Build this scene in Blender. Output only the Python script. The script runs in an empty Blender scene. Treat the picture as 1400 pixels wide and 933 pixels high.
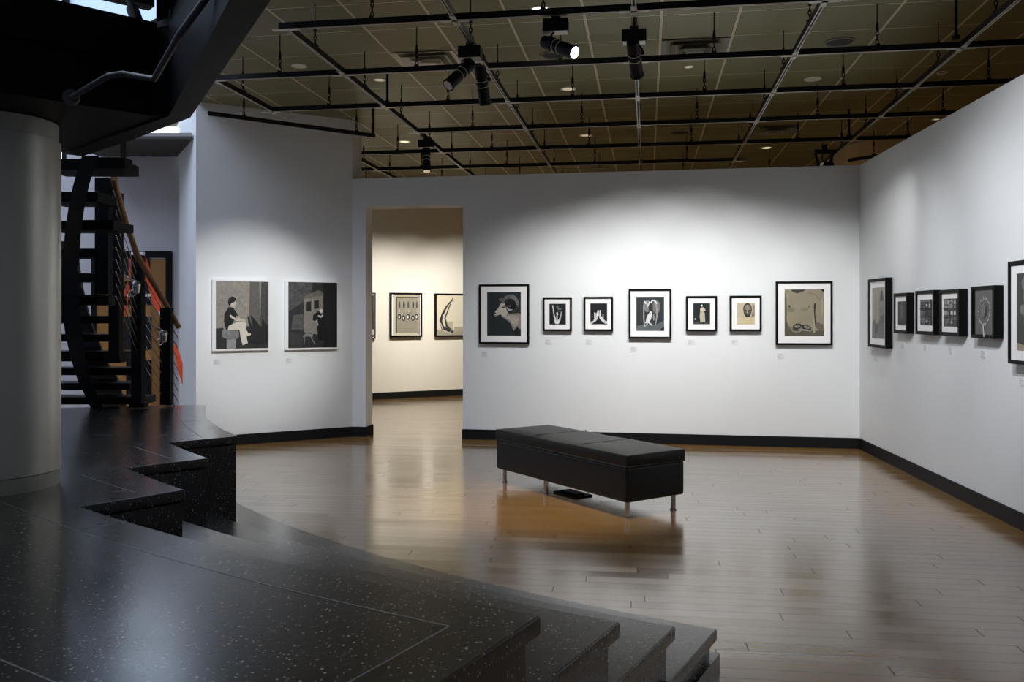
import bpy, bmesh, math, random
from mathutils import Vector, Matrix
random.seed(7)
C = bpy.context.scene.collection
F = 1190.0; HZ = 430.0; EYE = 1.5
TH = math.atan(184/F)                      # the ceiling grid's heading
HC = 2.387; HT = 2.04                      # ceiling and track height above the eye
PI = math.pi

def W(px, py, D): return Vector(((px-700)*D/F, D, EYE-(py-HZ)*D/F))
def onz(px, py, h):                        # point of the pixel's ray at height h above (+) the eye
    D = F*h/(HZ-py); return Vector(((px-700)*D/F, D, EYE+h))
def uv2(v, u): return Vector((v*math.cos(TH)+u*math.sin(TH), -v*math.sin(TH)+u*math.cos(TH)))

# ------------------------------------------------------------------ nodes
class NT:
    def __init__(s, name):
        s.m = bpy.data.materials.new(name); s.m.use_nodes = True
        s.t = s.m.node_tree; s.b = s.t.nodes['Principled BSDF']
    def n(s, typ, **kw):
        nd = s.t.nodes.new(typ)
        for k, v in kw.items():
            if k in nd.inputs.keys(): nd.inputs[k].default_value = v
            else: setattr(nd, k, v)
        return nd
    def l(s, a, b): s.t.links.new(a, b)
    def math(s, op, a, b=None, c=None):
        nd = s.t.nodes.new('ShaderNodeMath'); nd.operation = op
        for i, x in enumerate((a, b, c)):
            if x is None: continue
            if isinstance(x, (int, float)): nd.inputs[i].default_value = x
            else: s.l(x, nd.inputs[i])
        return nd.outputs[0]
    def mix(s, f, a, b):
        nd = s.t.nodes.new('ShaderNodeMix'); nd.data_type = 'RGBA'
        for i, x in ((0, f), (6, a), (7, b)):
            if isinstance(x, (int, float)): nd.inputs[i].default_value = x
            elif isinstance(x, tuple): nd.inputs[i].default_value = (*x, 1)
            else: s.l(x, nd.inputs[i])
        return nd.outputs[2]
    def coord(s): return s.n('ShaderNodeTexCoord').outputs['Object']
def plain(name, col, rough=.5, metal=0., noise=0., nscale=8., bump=0., bscale=200., spec=.5, coat=0.):
    t = NT(name); b = t.b
    b.inputs['Base Color'].default_value = (*col, 1); b.inputs['Roughness'].default_value = rough
    b.inputs['Metallic'].default_value = metal; b.inputs['Specular IOR Level'].default_value = spec
    if noise:
        nz = t.n('ShaderNodeTexNoise', Scale=nscale, Detail=5.); t.l(t.coord(), nz.inputs['Vector'])
        lo = tuple(c*(1-noise) for c in col); hi = tuple(min(1, c*(1+noise)) for c in col)
        t.l(t.mix(nz.outputs['Fac'], lo, hi), b.inputs['Base Color'])
    if bump:
        nz = t.n('ShaderNodeTexNoise', Scale=bscale, Detail=3.); t.l(t.coord(), nz.inputs['Vector'])
        bp = t.n('ShaderNodeBump', Strength=bump, Distance=.002); t.l(nz.outputs['Fac'], bp.inputs['Height'])
        t.l(bp.outputs['Normal'], b.inputs['Normal'])
    return t.m
def emit(name, col, st):
    t = NT(name); t.b.inputs['Base Color'].default_value = (*col, 1)
    t.b.inputs['Emission Color'].default_value = (*col, 1); t.b.inputs['Emission Strength'].default_value = st
    return t.m

def mat_wood():
    t = NT('bamboo_floor'); co = t.coord(); sp = t.n('ShaderNodeSeparateXYZ'); t.l(co, sp.inputs[0])
    x, y = sp.outputs[0], sp.outputs[1]
    ROW, LEN = .102, 1.9
    ry = t.math('DIVIDE', y, ROW); row = t.math('FLOOR', ry)
    wn = t.n('ShaderNodeTexWhiteNoise', noise_dimensions='1D'); t.l(row, wn.inputs['W'])
    rx = t.math('ADD', t.math('DIVIDE', x, LEN), t.math('MULTIPLY', wn.outputs['Value'], 7.3))
    cell = t.math('FLOOR', rx)
    cb = t.n('ShaderNodeCombineXYZ'); t.l(row, cb.inputs[0]); t.l(cell, cb.inputs[1])
    w2 = t.n('ShaderNodeTexWhiteNoise', noise_dimensions='2D'); t.l(cb.outputs[0], w2.inputs['Vector'])
    fy = t.math('FRACT', ry); fx = t.math('FRACT', rx)
    gy = t.math('MAXIMUM', t.math('LESS_THAN', fy, .02), t.math('GREATER_THAN', fy, .985))
    gx = t.math('LESS_THAN', fx, .0032)
    mp = t.n('ShaderNodeMapping'); mp.inputs['Scale'].default_value = (1.2, 38, 1); t.l(co, mp.inputs[0])
    nz = t.n('ShaderNodeTexNoise', Scale=2.2, Detail=6.); t.l(mp.outputs[0], nz.inputs['Vector'])
    v = t.math('ADD', t.math('MULTIPLY', w2.outputs['Value'], .5), t.math('MULTIPLY', nz.outputs['Fac'], .5))
    base = t.mix(v, (.235, .118, .026), (.33, .18, .045))
    c1 = t.mix(t.math('MULTIPLY', gy, .6), base, (.10, .055, .02))
    c2 = t.mix(t.math('MULTIPLY', gx, .85), c1, (.03, .018, .01))
    t.l(c2, t.b.inputs['Base Color'])
    r = t.math('ADD', t.math('MULTIPLY', w2.outputs['Value'], .05), t.math('ADD', .13, t.math('MULTIPLY', nz.outputs['Fac'], .07)))
    t.l(r, t.b.inputs['Roughness'])
    bp = t.n('ShaderNodeBump', Strength=1., Distance=1.)
    hgt = t.math('SUBTRACT', t.math('MULTIPLY', t.math('MULTIPLY', t.math('SUBTRACT', w2.outputs['Value'], .5), fy), .0014), t.math('MULTIPLY', t.math('MAXIMUM', gx, gy), .0003))
    t.l(hgt, bp.inputs['Height']); t.l(bp.outputs['Normal'], t.b.inputs['Normal']); t.l(bp.outputs['Normal'], t.b.inputs['Coat Normal'])
    gap = t.math('MAXIMUM', t.math('MULTIPLY', gy, .40), t.math('MULTIPLY', gx, .8)); shine = t.math('SUBTRACT', 1., gap)
    shine = t.math('MULTIPLY', shine, t.math('ADD', .80, t.math('MULTIPLY', w2.outputs['Value'], .20)))
    t.l(shine, t.b.inputs['Coat Weight']); t.l(t.math('MULTIPLY', shine, .5), t.b.inputs['Specular IOR Level'])
    t.b.inputs['IOR'].default_value = 1.55
    t.l(t.math('ADD', .15, t.math('MULTIPLY', w2.outputs['Value'], .08)), t.b.inputs['Coat Roughness']); t.b.inputs['Coat IOR'].default_value = 1.75
    return t.m
def mat_terrazzo():
    t = NT('black_terrazzo'); co = t.coord()
    vo = t.n('ShaderNodeTexVoronoi', Scale=98.); t.l(co, vo.inputs['Vector'])
    sc = t.n('ShaderNodeSeparateColor'); t.l(vo.outputs['Color'], sc.inputs[0])
    size = t.math('ADD', .12, t.math('MULTIPLY', sc.outputs[1], .30))
    m1 = t.math('MULTIPLY', t.math('LESS_THAN', vo.outputs['Distance'], size), t.math('GREATER_THAN', sc.outputs[0], .66))
    v2 = t.n('ShaderNodeTexVoronoi', Scale=190.); t.l(co, v2.inputs['Vector'])
    s2 = t.n('ShaderNodeSeparateColor'); t.l(v2.outputs['Color'], s2.inputs[0])
    m2 = t.math('MULTIPLY', t.math('LESS_THAN', v2.outputs['Distance'], .25), t.math('GREATER_THAN', s2.outputs[0], .86))
    nz = t.n('ShaderNodeTexNoise', Scale=2.3, Detail=5.); t.l(co, nz.inputs['Vector'])
    base = t.mix(nz.outputs['Fac'], (.005, .0052, .006), (.012, .0125, .014))
    chip = t.mix(sc.outputs[2], (.16, .15, .11), (.42, .40, .33))
    c = t.mix(t.math('MULTIPLY', m2, .5), base, (.20, .20, .18)); c = t.mix(m1, c, chip)
    t.l(c, t.b.inputs['Base Color'])
    n2 = t.n('ShaderNodeTexNoise', Scale=5., Detail=6.); t.l(co, n2.inputs['Vector'])
    t.l(t.math('ADD', .17, t.math('MULTIPLY', n2.outputs['Fac'], .16)), t.b.inputs['Roughness']); t.b.inputs['Coat Weight'].default_value = .8; t.b.inputs['Coat Roughness'].default_value = .22; t.b.inputs['Coat IOR'].default_value = 1.6
    n3 = t.n('ShaderNodeTexNoise', Scale=70., Detail=4.); t.l(co, n3.inputs['Vector'])
    bp = t.n('ShaderNodeBump', Strength=.35, Distance=.0012); t.l(n3.outputs['Fac'], bp.inputs['Height'])
    t.l(bp.outputs['Normal'], t.b.inputs['Normal'])
    return t.m
def mat_ceiling():
    t = NT('metal_ceiling_tile'); co = t.coord(); sp = t.n('ShaderNodeSeparateXYZ'); t.l(co, sp.inputs[0])
    T = .6096
    rx = t.math('DIVIDE', t.math('SUBTRACT', sp.outputs[0], .118), T); ry = t.math('DIVIDE', t.math('SUBTRACT', sp.outputs[1], .3414), T)
    cx = t.math('FLOOR', t.math('ADD', rx, .5)); cy = t.math('FLOOR', t.math('ADD', ry, .5))
    dx = t.math('ABSOLUTE', t.math('SUBTRACT', rx, cx)); dy = t.math('ABSOLUTE', t.math('SUBTRACT', ry, cy))
    lx = t.math('LESS_THAN', dx, .020); ly = t.math('LESS_THAN', dy, .012)
    e = t.math('MAXIMUM', t.math('LESS_THAN', dx, .027), t.math('LESS_THAN', dy, .022))
    cb = t.n('ShaderNodeCombineXYZ'); t.l(t.math('FLOOR', rx), cb.inputs[0]); t.l(t.math('FLOOR', ry), cb.inputs[1])
    wn = t.n('ShaderNodeTexWhiteNoise', noise_dimensions='2D'); t.l(cb.outputs[0], wn.inputs['Vector'])
    mp = t.n('ShaderNodeMapping'); mp.inputs['Scale'].default_value = (1, 9, 1); t.l(co, mp.inputs[0])
    nz = t.n('ShaderNodeTexNoise', Scale=3., Detail=4.); t.l(mp.outputs[0], nz.inputs['Vector'])
    v = t.math('ADD', t.math('MULTIPLY', wn.outputs['Value'], .5), t.math('MULTIPLY', nz.outputs['Fac'], .5))
    base = t.mix(v, (.175, .166, .078), (.26, .245, .118))
    c = t.mix(e, base, (.05, .045, .03)); line = t.math('MAXIMUM', lx, ly)
    c = t.mix(line, c, (.66, .59, .41)); t.l(c, t.b.inputs['Base Color'])
    t.b.inputs['Roughness'].default_value = .45; t.b.inputs['Metallic'].default_value = .25
    bp = t.n('ShaderNodeBump', Strength=.4, Distance=.003); t.l(t.math('SUBTRACT', wn.outputs['Value'], e), bp.inputs['Height'])
    t.l(bp.outputs['Normal'], t.b.inputs['Normal'])
    return t.m

M = dict(
    wood=mat_wood(), terrazzo=mat_terrazzo(), ceil=mat_ceiling(),
    wall=plain('white_wall_paint', (.78, .805, .815), .85, noise=.02, nscale=3, bump=.05, spec=.2),
    cream=plain('cream_wall_paint', (.82, .80, .74), .85, noise=.02, nscale=3, spec=.2),
    tan=plain('tan_wall_paint', (.50, .38, .22), .85, noise=.03, spec=.2),
    grey=plain('grey_wall_paint', (.55, .55, .58), .85, noise=.04, nscale=2, spec=.2),
    rubber=plain('black_rubber_base', (.007, .008, .009), .55, noise=.2, spec=.2),
    black=plain('black_powder_coat', (.005, .005, .006), .5, spec=.25),
    steel=plain('dark_painted_steel', (.006, .007, .009), .5, noise=.25, nscale=4, spec=.10),
    steelw=plain('dark_grey_stair_plate', (.05, .052, .058), .5, noise=.2, nscale=3, spec=.25),
    alu=plain('aluminium_track_lip', (.62, .61, .56), .4, .2),
    chrome=plain('brushed_chrome', (.55, .55, .56), .25, 1., noise=.1, nscale=30),
    colm=plain('column_painted_metal', (.50, .50, .46), .34, .65, noise=.16, nscale=2.2, bump=.05, bscale=30),
    collar=plain('column_collar', (.40, .40, .36), .45, .3, noise=.12),
    leather=plain('black_leather', (.0065, .0062, .0058), .42, noise=.2, nscale=10, bump=.4, bscale=260, spec=.35),
    piping=plain('black_leather_piping', (.012, .012, .012), .45),
    rail=plain('oak_handrail', (.30, .15, .055), .4, noise=.25, nscale=20),
    door=plain('oak_door_veneer', (.27, .13, .035), .45, noise=.2, nscale=6),
    dglass=plain('dark_door_glass', (.008, .009, .010), .12),
    orange=plain('orange_fabric', (.62, .07, .022), .8, noise=.1, nscale=20),
    white=plain('white_plastic', (.75, .77, .80), .5),
    mat=plain('white_mat_board', (.86, .86, .86), .8, spec=.2),
    frame=plain('black_picture_frame', (.004, .004, .004), .5, spec=.08),
    wframe=plain('white_picture_mount', (.80, .80, .80), .6),
    card=plain('white_caption_card', (.74, .74, .75), .8, spec=.1),
    ink=plain('grey_caption_print', (.30, .30, .32), .8),
    vent=plain('grey_air_diffuser', (.80, .77, .68), .35, .3),
    ventd=plain('dark_air_diffuser', (.22, .21, .18), .45, .3),
    seam=plain('pale_divider_strip', (.30, .31, .32), .35, .5),
    lamp=emit('lit_spot_lens', (1., .97, .92), 18.), warm=emit('lit_downlight_lens', (1., .82, .52), 1.3),
    soft=emit('dim_downlight_lens', (1., .86, .62), .38),
    ring=plain('pale_downlight_trim', (.9, .88, .8), .35, .3),
    sky=emit('daylit_window_glazing', (.60, .78, 1.), .36), skyb=emit('bright_daylit_window_glazing', (.78, .88, 1.), 3.0),
    slab=plain('dark_slab_soffit', (.05, .047, .042), .8), fascia=plain('grey_slab_edge', (.30, .30, .30), .7),
)

# ------------------------------------------------------------------ mesh helpers
def link(name, bm, mats, parent=None, smooth=False, bevel=0, seg=2):
    me = bpy.data.meshes.new(name)
    bmesh.ops.recalc_face_normals(bm, faces=bm.faces[:]) if bm.faces else None
    bm.to_mesh(me); bm.free()
    for m in (mats if isinstance(mats, (list, tuple)) else [mats]): me.materials.append(m)
    o = bpy.data.objects.new(name, me); C.objects.link(o)
    if parent: o.parent = parent
    if smooth:
        for p in me.polygons: p.use_smooth = True
        me.set_sharp_from_angle(angle=.7)
    if bevel:
        b = o.modifiers.new('bevel', 'BEVEL'); b.width = bevel; b.segments = seg; b.limit_method = 'ANGLE'; b.angle_limit = .6
        for p in me.polygons: p.use_smooth = True
        wn = o.modifiers.new('wn', 'WEIGHTED_NORMAL'); wn.keep_sharp = True
    return o
def box(bm, lo, hi, mi=0):
    x0, y0, z0 = lo; x1, y1, z1 = hi
    v = [bm.verts.new(p) for p in ((x0,y0,z0),(x1,y0,z0),(x1,y1,z0),(x0,y1,z0),(x0,y0,z1),(x1,y0,z1),(x1,y1,z1),(x0,y1,z1))]
    for f in ((0,3,2,1),(4,5,6,7),(0,1,5,4),(1,2,6,5),(2,3,7,6),(3,0,4,7)):
        bm.faces.new([v[i] for i in f]).material_index = mi
def prism(bm, poly, z0, z1, mi=0):
    a = [bm.verts.new((p[0], p[1], z0)) for p in poly]; b = [bm.verts.new((p[0], p[1], z1)) for p in poly]
    n = len(poly)
    bm.faces.new(a[::-1]).material_index = mi; bm.faces.new(b).material_index = mi
    for i in range(n): bm.faces.new((a[i], a[(i+1)%n], b[(i+1)%n], b[i])).material_index = mi
def frame_axes(d):
    d = Vector(d).normalized(); up = Vector((0,0,1)) if abs(d.z) < .95 else Vector((0,1,0))
    s = d.cross(up).normalized(); return s, s.cross(d).normalized(), d
def rings(bm, pts, rad, n=12, mi=0, cap=True):
    """tube through points with a radius per point"""
    R = []
    for i, p in enumerate(pts):
        p = Vector(p); a = Vector(pts[max(i-1, 0)]); b = Vector(pts[min(i+1, len(pts)-1)])
        d = (b-a) if (b-a).length > 1e-7 else Vector((0,0,1))
        if i and i < len(pts)-1 and (p-a).length < 1e-7: d = b-p
        s, t, _ = frame_axes(d); r = rad[i] if isinstance(rad, (list, tuple)) else rad
        R.append([bm.verts.new(p + (s*math.cos(2*PI*k/n)+t*math.sin(2*PI*k/n))*r) for k in range(n)])
    for A, B in zip(R, R[1:]):
        for k in range(n):
            bm.faces.new((A[k], A[(k+1)%n], B[(k+1)%n], B[k])).material_index = mi
    if cap:
        bm.faces.new(R[0][::-1]).material_index = mi; bm.faces.new(R[-1]).material_index = mi
def axial(bm, o, d, prof, n=20, mi=0, cap=True):
    """lathe about axis o + d*s: prof = [(s, r)]"""
    s_, t_, d = frame_axes(d); o = Vector(o); R = []
    for s, r in prof:
        R.append([bm.verts.new(o + d*s + (s_*math.cos(2*PI*k/n)+t_*math.sin(2*PI*k/n))*r) for k in range(n)])
    for A, B in zip(R, R[1:]):
        for k in range(n): bm.faces.new((A[k], A[(k+1)%n], B[(k+1)%n], B[k])).material_index = mi
    if cap: bm.faces.new(R[0][::-1]).material_index = mi; bm.faces.new(R[-1]).material_index = mi
def beam(bm, a, b, w, h, mi=0):
    """rectangular bar from a to b; w across (horizontal), h vertical-ish"""
    a, b = Vector(a), Vector(b); s, t, d = frame_axes(b-a); s *= w/2; t *= h/2
    A = [bm.verts.new(a+q) for q in (-s-t, s-t, s+t, -s+t)]; B = [bm.verts.new(b+q) for q in (-s-t, s-t, s+t, -s+t)]
    for k in range(4): bm.faces.new((A[k], A[(k+1)%4], B[(k+1)%4], B[k])).material_index = mi
    bm.faces.new(A[::-1]).material_index = mi; bm.faces.new(B).material_index = mi
def torus(bm, c, R, r, rot, n=12, m=6, stretch=1.0):
    c = Vector(c); V = []
    for i in range(n):
        a = 2*PI*i/n
        V.append([bm.verts.new(c + rot @ Vector(((R+r*math.cos(2*PI*j/m))*math.cos(a), r*math.sin(2*PI*j/m), stretch*(R+r*math.cos(2*PI*j/m))*math.sin(a)))) for j in range(m)])
    for i in range(n):
        for j in range(m): bm.faces.new((V[i][j], V[(i+1)%n][j], V[(i+1)%n][(j+1)%m], V[i][(j+1)%m]))
def empty(name, loc=(0,0,0), rz=0):
    o = bpy.data.objects.new(name, None); o.empty_display_size = .1; C.objects.link(o)
    o.location = loc; o.rotation_euler = (0, 0, rz); return o
def tag(o, label=None, cat=None, group=None, kind=None):
    if label: o['label'] = label
    if cat: o['category'] = cat
    if group: o['group'] = group
    if kind: o['kind'] = kind
    return o
def struct(name, bm, m, **kw): return tag(link(name, bm, m, **kw), kind='structure')
def off(a, b, d):                                   # unit normal of plan segment a->b (to its left) times d
    dx, dy = b[0]-a[0], b[1]-a[1]; L = math.hypot(dx, dy); return (-dy/L*d, dx/L*d)

# ------------------------------------------------------------------ plan of the walls
CR = (3.874, 9.70); JR = (-.589, 10.46)             # back wall: corner with the right wall, right jamb of the opening
def lerp2(a, b, t): return (a[0]+(b[0]-a[0])*t, a[1]+(b[1]-a[1])*t)
def wall_at_px(a, b, px):                           # where the ray of image column px meets plan line a-b
    k = (px-700)/F; dx, dy = b[0]-a[0], b[1]-a[1]
    t = (k*a[1]-a[0])/(dx-k*dy); return (a[0]+dx*t, a[1]+dy*t)
JL = wall_at_px(JR, CR, 500); BL = wall_at_px(JR, CR, 481.5)
LW0 = ((268-700)*9.75/F, 9.75); LW1 = (BL[0], BL[1])
RW1 = wall_at_px(CR, (3.541, 6.02), 1400)
RWd = Vector((3.541-3.874, 6.02-9.70)).normalized(); RWE = (CR[0]+RWd.x*13, CR[1]+RWd.y*13)
WH = 3.165; TW = .25

def wallseg(name, a, b, z0, z1, th, m, side=1):
    n = off(a, b, th*side); bm = bmesh.new()
    prism(bm, [a, b, (b[0]+n[0], b[1]+n[1]), (a[0]+n[0], a[1]+n[1])], z0, z1)
    return struct(name, bm, m)

# back partition as one solid with the opening cut out of it
bm = bmesh.new(); nn = off(JR, CR, TW)
def slabp(a, b, z0, z1):
    prism(bm, [a, b, (b[0]+nn[0], b[1]+nn[1]), (a[0]+nn[0], a[1]+nn[1])], z0, z1)
slabp(BL, JL, 0, WH); slabp(JR, (CR[0]+.25*.98, CR[1]-.25*.17), 0, WH); slabp(JL, JR, 2.815, WH)
struct('wall_back', bm, M['wall'])
wallseg('wall_right', CR, RWE, 0, WH, TW, M['wall'], 1)
# tall wall on the left, with its end returned towards the stair hall
ret = (-4.13, 10.8); bm = bmesh.new(); n2 = off(LW0, LW1, TW)
prism(bm, [LW0, LW1, (LW1[0]+.07, LW1[1]+.26), (-3.0, 10.9), ret], 0, EYE+HC)
struct('wall_left', bm, M['wall'])
# stair hall walls
wallseg('wall_stair_hall', (-9, 11.0), (-4.0, 11.0), 0, 3.45, .3, M['grey'], 1)
wallseg('wall_stair_hall_upstand', (-5.63, 11.0), (-4.0, 11.0), 3.45, 3.60, .09, M['grey'], 1)
wallseg('wall_stair_hall_above', (-9, 11.02), (-3.9, 11.02), 7.0, 7.6, .3, M['grey'], 1)
wallseg('wall_far_left', (-9, -3), (-9, 11.3), 0, 7.6, .3, M['grey'], 1)
wallseg('wall_rear', (10.3, -3.2), (-9.3, -3.2), 0, 7.6, .3, M['wall'], 1)
# room behind the opening and the outer walls
BR0 = ((511.4-700)*15.3/F, 15.3); BR1 = ((633-700)*16.1/F, 16.1)
d = Vector((BR1[0]-BR0[0], BR1[1]-BR0[1])).normalized()
BRA = (BR0[0]-d.x*3.6, BR0[1]-d.y*3.6); BRB = (BR1[0]+d.x*9, BR1[1]+d.y*9)
wallseg('wall_room_behind', BRA, BRB, 0, EYE+HC, .25, M['cream'], 1)
wallseg('wall_room_behind_left', (-5.7, 11.2), BRA, 0, EYE+HC, .25, M['cream'], 1)
bm = bmesh.new(); cur = [(5.6,15.4),(5.2,14.2),(4.92,13.3),(4.74,12.7),(4.72,12.37),(4.80,12.05),(4.98,11.87),(5.35,11.80),(10.,11.5)]
prism(bm, cur + [(10., 20.), (7., 20.2)], 0, EYE+HC); struct('wall_curved_tan', bm, M['tan'])
wallseg('wall_outer_right', (10, 12), (10, -3.3), 0, EYE+HC, .3, M['cream'], 1)

# baseboards
def baseboard(name, pts, h=.12, t=.012, side=-1):
    bm = bmesh.new()
    for a, b in zip(pts, pts[1:]):
        n = off(a, b, t*side); dx, dy = b[0]-a[0], b[1]-a[1]; L = math.hypot(dx, dy); e = (dx/L*t, dy/L*t)
        prism(bm, [a, b, (b[0]+n[0]+e[0]*.9, b[1]+n[1]+e[1]*.9), (a[0]+n[0]-e[0]*.9, a[1]+n[1]-e[1]*.9)], 0, h)
    struct(name, bm, M['rubber'])
jb = (JL[0]+nn[0], JL[1]+nn[1])
baseboard('baseboard_left', [LW0, (LW1[0]-.002, LW1[1]), JL, jb])
baseboard('baseboard_back', [JR, CR]); baseboard('baseboard_right', [CR, RWE]); baseboard('baseboard_behind', [BRA, BRB])

# floor, ceiling, atrium
bm = bmesh.new(); prism(bm, [(-14,-14),(20,-14),(20,26),(-14,26)], -.1, 0)
fl = struct('floor', bm, M['wood']); fl.rotation_euler.z = -TH*.8
def to_grid(p): return (p[0]*math.cos(TH)-p[1]*math.sin(TH), p[0]*math.sin(TH)+p[1]*math.cos(TH))
edge = [(-4.25,11.02),(-3.5,9.68),(-2.5,7),(-1.9,5.4),(-1.4,3.8),(-.8,2),(.2,-3.2)]
bm = bmesh.new(); prism(bm, [to_grid(p) for p in edge + [(10.3,-3.2),(10.3,21),(-9,21),(-9,11.02)]], 0, .12)
ce = struct('ceiling', bm, M['ceil']); ce.rotation_euler.z = -TH; ce.location.z = EYE+HC
bm = bmesh.new()
for a, b in zip(edge, edge[1:]):
    n = off(a, b, -.12) if False else off(a, b, .12)
    prism(bm, [a, b, (b[0]+n[0], b[1]+n[1]), (a[0]+n[0], a[1]+n[1])], EYE+HC-.001+.13, 7.6)
struct('wall_atrium_fascia', bm, M['grey'])
bm = bmesh.new(); prism(bm, [(-9.3,-3.5),(.6,-3.5),(.6,11.3),(-9.3,11.3)], 7.6, 7.7); struct('ceiling_atrium', bm, M['grey'])
# tall window of the stair hall: glazing and mullions
wn = empty('window_1', (0, 11.0, 3.45)); tag(wn, kind='structure')
bm = bmesh.new(); box(bm, (-9, .10, 1.25), (-3.95, .12, 3.55)); tag(link('glazing', bm, M['sky'], wn), 'pale blue upper glazing')
bm = bmesh.new(); box(bm, (-9, .10, 0), (-3.95, .12, 1.2)); tag(link('glazing', bm, M['skyb'], wn), 'bright white lower glazing')
bm = bmesh.new()
for x in (-8.9, -7.3, -5.66): box(bm, (x-.03, 0, 0), (x+.03, .09, 3.55))
for z in (1.19, 3.5): box(bm, (-9, 0, z), (-3.95, .09, z+.05))
link('mullion', bm, M['steel'], wn)
bm = bmesh.new(); prism(bm, [(-5.2,9.87),(-3.63,9.87),(-4.22,10.98),(-5.2,10.98)], 3.49, 3.52); prism(bm, [(-5.2,9.87),(-3.63,9.87),(-4.22,10.98),(-5.2,10.98)], 3.52, 3.56, 1)
struct('ceiling_walkway_slab', bm, [M['slab'], M['fascia']])

# ------------------------------------------------------------------ door behind the stair
dr = empty('door_1', ((181.5-700)*11/F, 11.0, 0)); tag(dr, kind='structure')
k = 11/F
bm = bmesh.new(); w = 54*k; zt = 1.5+86*k
box(bm, (-w, -.06, 0), (-w+.06, -.001, zt)); box(bm, (w-.06, -.06, 0), (w, -.001, zt)); box(bm, (-w+.06, -.06, zt-.075), (w-.06, -.001, zt))
link('door_frame', bm, M['steel'], dr)
bm = bmesh.new(); box(bm, (-w+.06, -.04, .01), (w-.06, -.002, zt-.08)); leaf = link('door_leaf', bm, M['door'], dr)
for x0, x1, y0, y1 in ((168,207,352,376),(170,209,385,417),(172,209,433,478),(175,209,492,546)):
    bm = bmesh.new(); box(bm, ((x0-181.5)*k, -.052, EYE-(y1-HZ)*k), ((x1-181.5)*k, -.0405, EYE-(y0-HZ)*k)); link('glass_panel', bm, M['dglass'], leaf)
bm = bmesh.new(); box(bm, (-w+.07, -.05, zt-.098), (w-.07, -.041, zt-.086)); link('door_header_strip', bm, M['fascia'], leaf)

# ------------------------------------------------------------------ terrazzo platform with curved steps
CX, CY = 4.947, 11.094; HP = .735; RI = HP/4
def pol(r, a): a = math.radians(a); return (CX+r*math.cos(a), CY+r*math.sin(a))
def arc(r, a0, a1, n=None):
    n = n or max(2, int(abs(a1-a0)/.8)+1); return [pol(r, a0+(a1-a0)*i/n) for i in range(n+1)]
EA = -118.75; RN = (10.13, 9.59, 9.05, 8.50)
tp = empty('terrazzo_platform', (0, 0, 0)); tag(tp, 'raised black speckled terrazzo platform with curved steps and sawtooth edge beside column', 'platform')
FA = (-131.1, -135.4, -139.8)
def outline(o, ea):                               # o shrinks the edge back from the nosing
    P = arc(RN[0]+o, ea, FA[0]+.0, 24)
    for k_, (ra, rb) in enumerate(((9.69, 9.635), (9.21, 9.155))):
        for q in range(7): P.append(pol(ra+(rb-ra)*q/6+o, FA[k_]-o*6*(q == 0)*-1+(FA[k_+1]-FA[k_])*q/6))
    P += [pol(a_+o, b_) for a_, b_ in ((8.722,-139.8+o*6),(8.70,-141),(8.675,-142.5),(8.64,-144),(8.61,-145.5),(8.58,-147),(8.54,-148.5),(8.50,-150),(8.46,-151.5),(8.415,-153.5))]
    P += [(-2.62+o*0, 7.36), (-3.7, 7.12), (-7.4, 6.6), (-7.4, -2.6), (-1.5, -2.6)]
    e = [pol(14.6, ea)]
    return P + e
bm = bmesh.new(); prism(bm, outline(0, EA), HP-.05, HP); deck = link('deck_slab', bm, M['terrazzo'], tp, bevel=.006)
bm = bmesh.new(); prism(bm, outline(.03, EA-.17), 0, HP-.05); link('deck_wall', bm, M['terrazzo'], tp)
for k_, (r0, r1, a1) in enumerate(((RN[1], RN[0]+.06, FA[1]+.05), (RN[2], RN[1]+.06, FA[2]+.05), (RN[3], RN[2]+.06, -146))):
    z = HP-RI*(k_+1)
    bm = bmesh.new(); prism(bm, arc(r0, EA, a1, 30) + arc(r1, a1, EA, 30), z-.05, z); st = link('step_tread', bm, M['terrazzo'], tp, bevel=.006)
    bm = bmesh.new(); prism(bm, arc(r0+.03, EA-.17, a1, 30) + arc(r1, a1, EA-.17, 30), 0, z-.05); link('step_riser', bm, M['terrazzo'], st)
bm = bmesh.new(); prism(bm, [pol(14.6, EA+.10), pol(14.6, EA-.3), pol(8.6, EA-.3)] + arc(8.6, EA-.6, -126, 8) + arc(8.515, -126, EA-.3, 8) + [pol(8.515, EA+.10)], 0, RI-.095); link('base_curb', bm, M['terrazzo'], tp)
def inlay(pts, w=.005):
    bm = bmesh.new()
    for a, b in zip(pts, pts[1:]):
        n = off(a, b, w/2); prism(bm, [(a[0]-n[0],a[1]-n[1]),(b[0]-n[0],b[1]-n[1]),(b[0]+n[0],b[1]+n[1]),(a[0]+n[0],a[1]+n[1])], HP-.002, HP+.0008)
    link('divider_strip', bm, M['seam'], deck)
inlay(arc(10.31, EA-.9, -136, 40)); inlay(arc(11.0, EA-.9, -150, 50)); inlay([pol(10.31, -119.65), pol(13, -119.65)])
inlay([pol(10.31, -129), pol(10.13, -129)]); inlay([pol(10.31, -134.2), pol(11.0, -134.2)]); inlay(arc(9.36, -136.2, -139.6, 8)); inlay(arc(9.86, -131.8, -135.2, 8))
inlay([pol(8.92-.024*i_, -140.4-1.05*i_) for i_ in range(12)])

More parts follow.
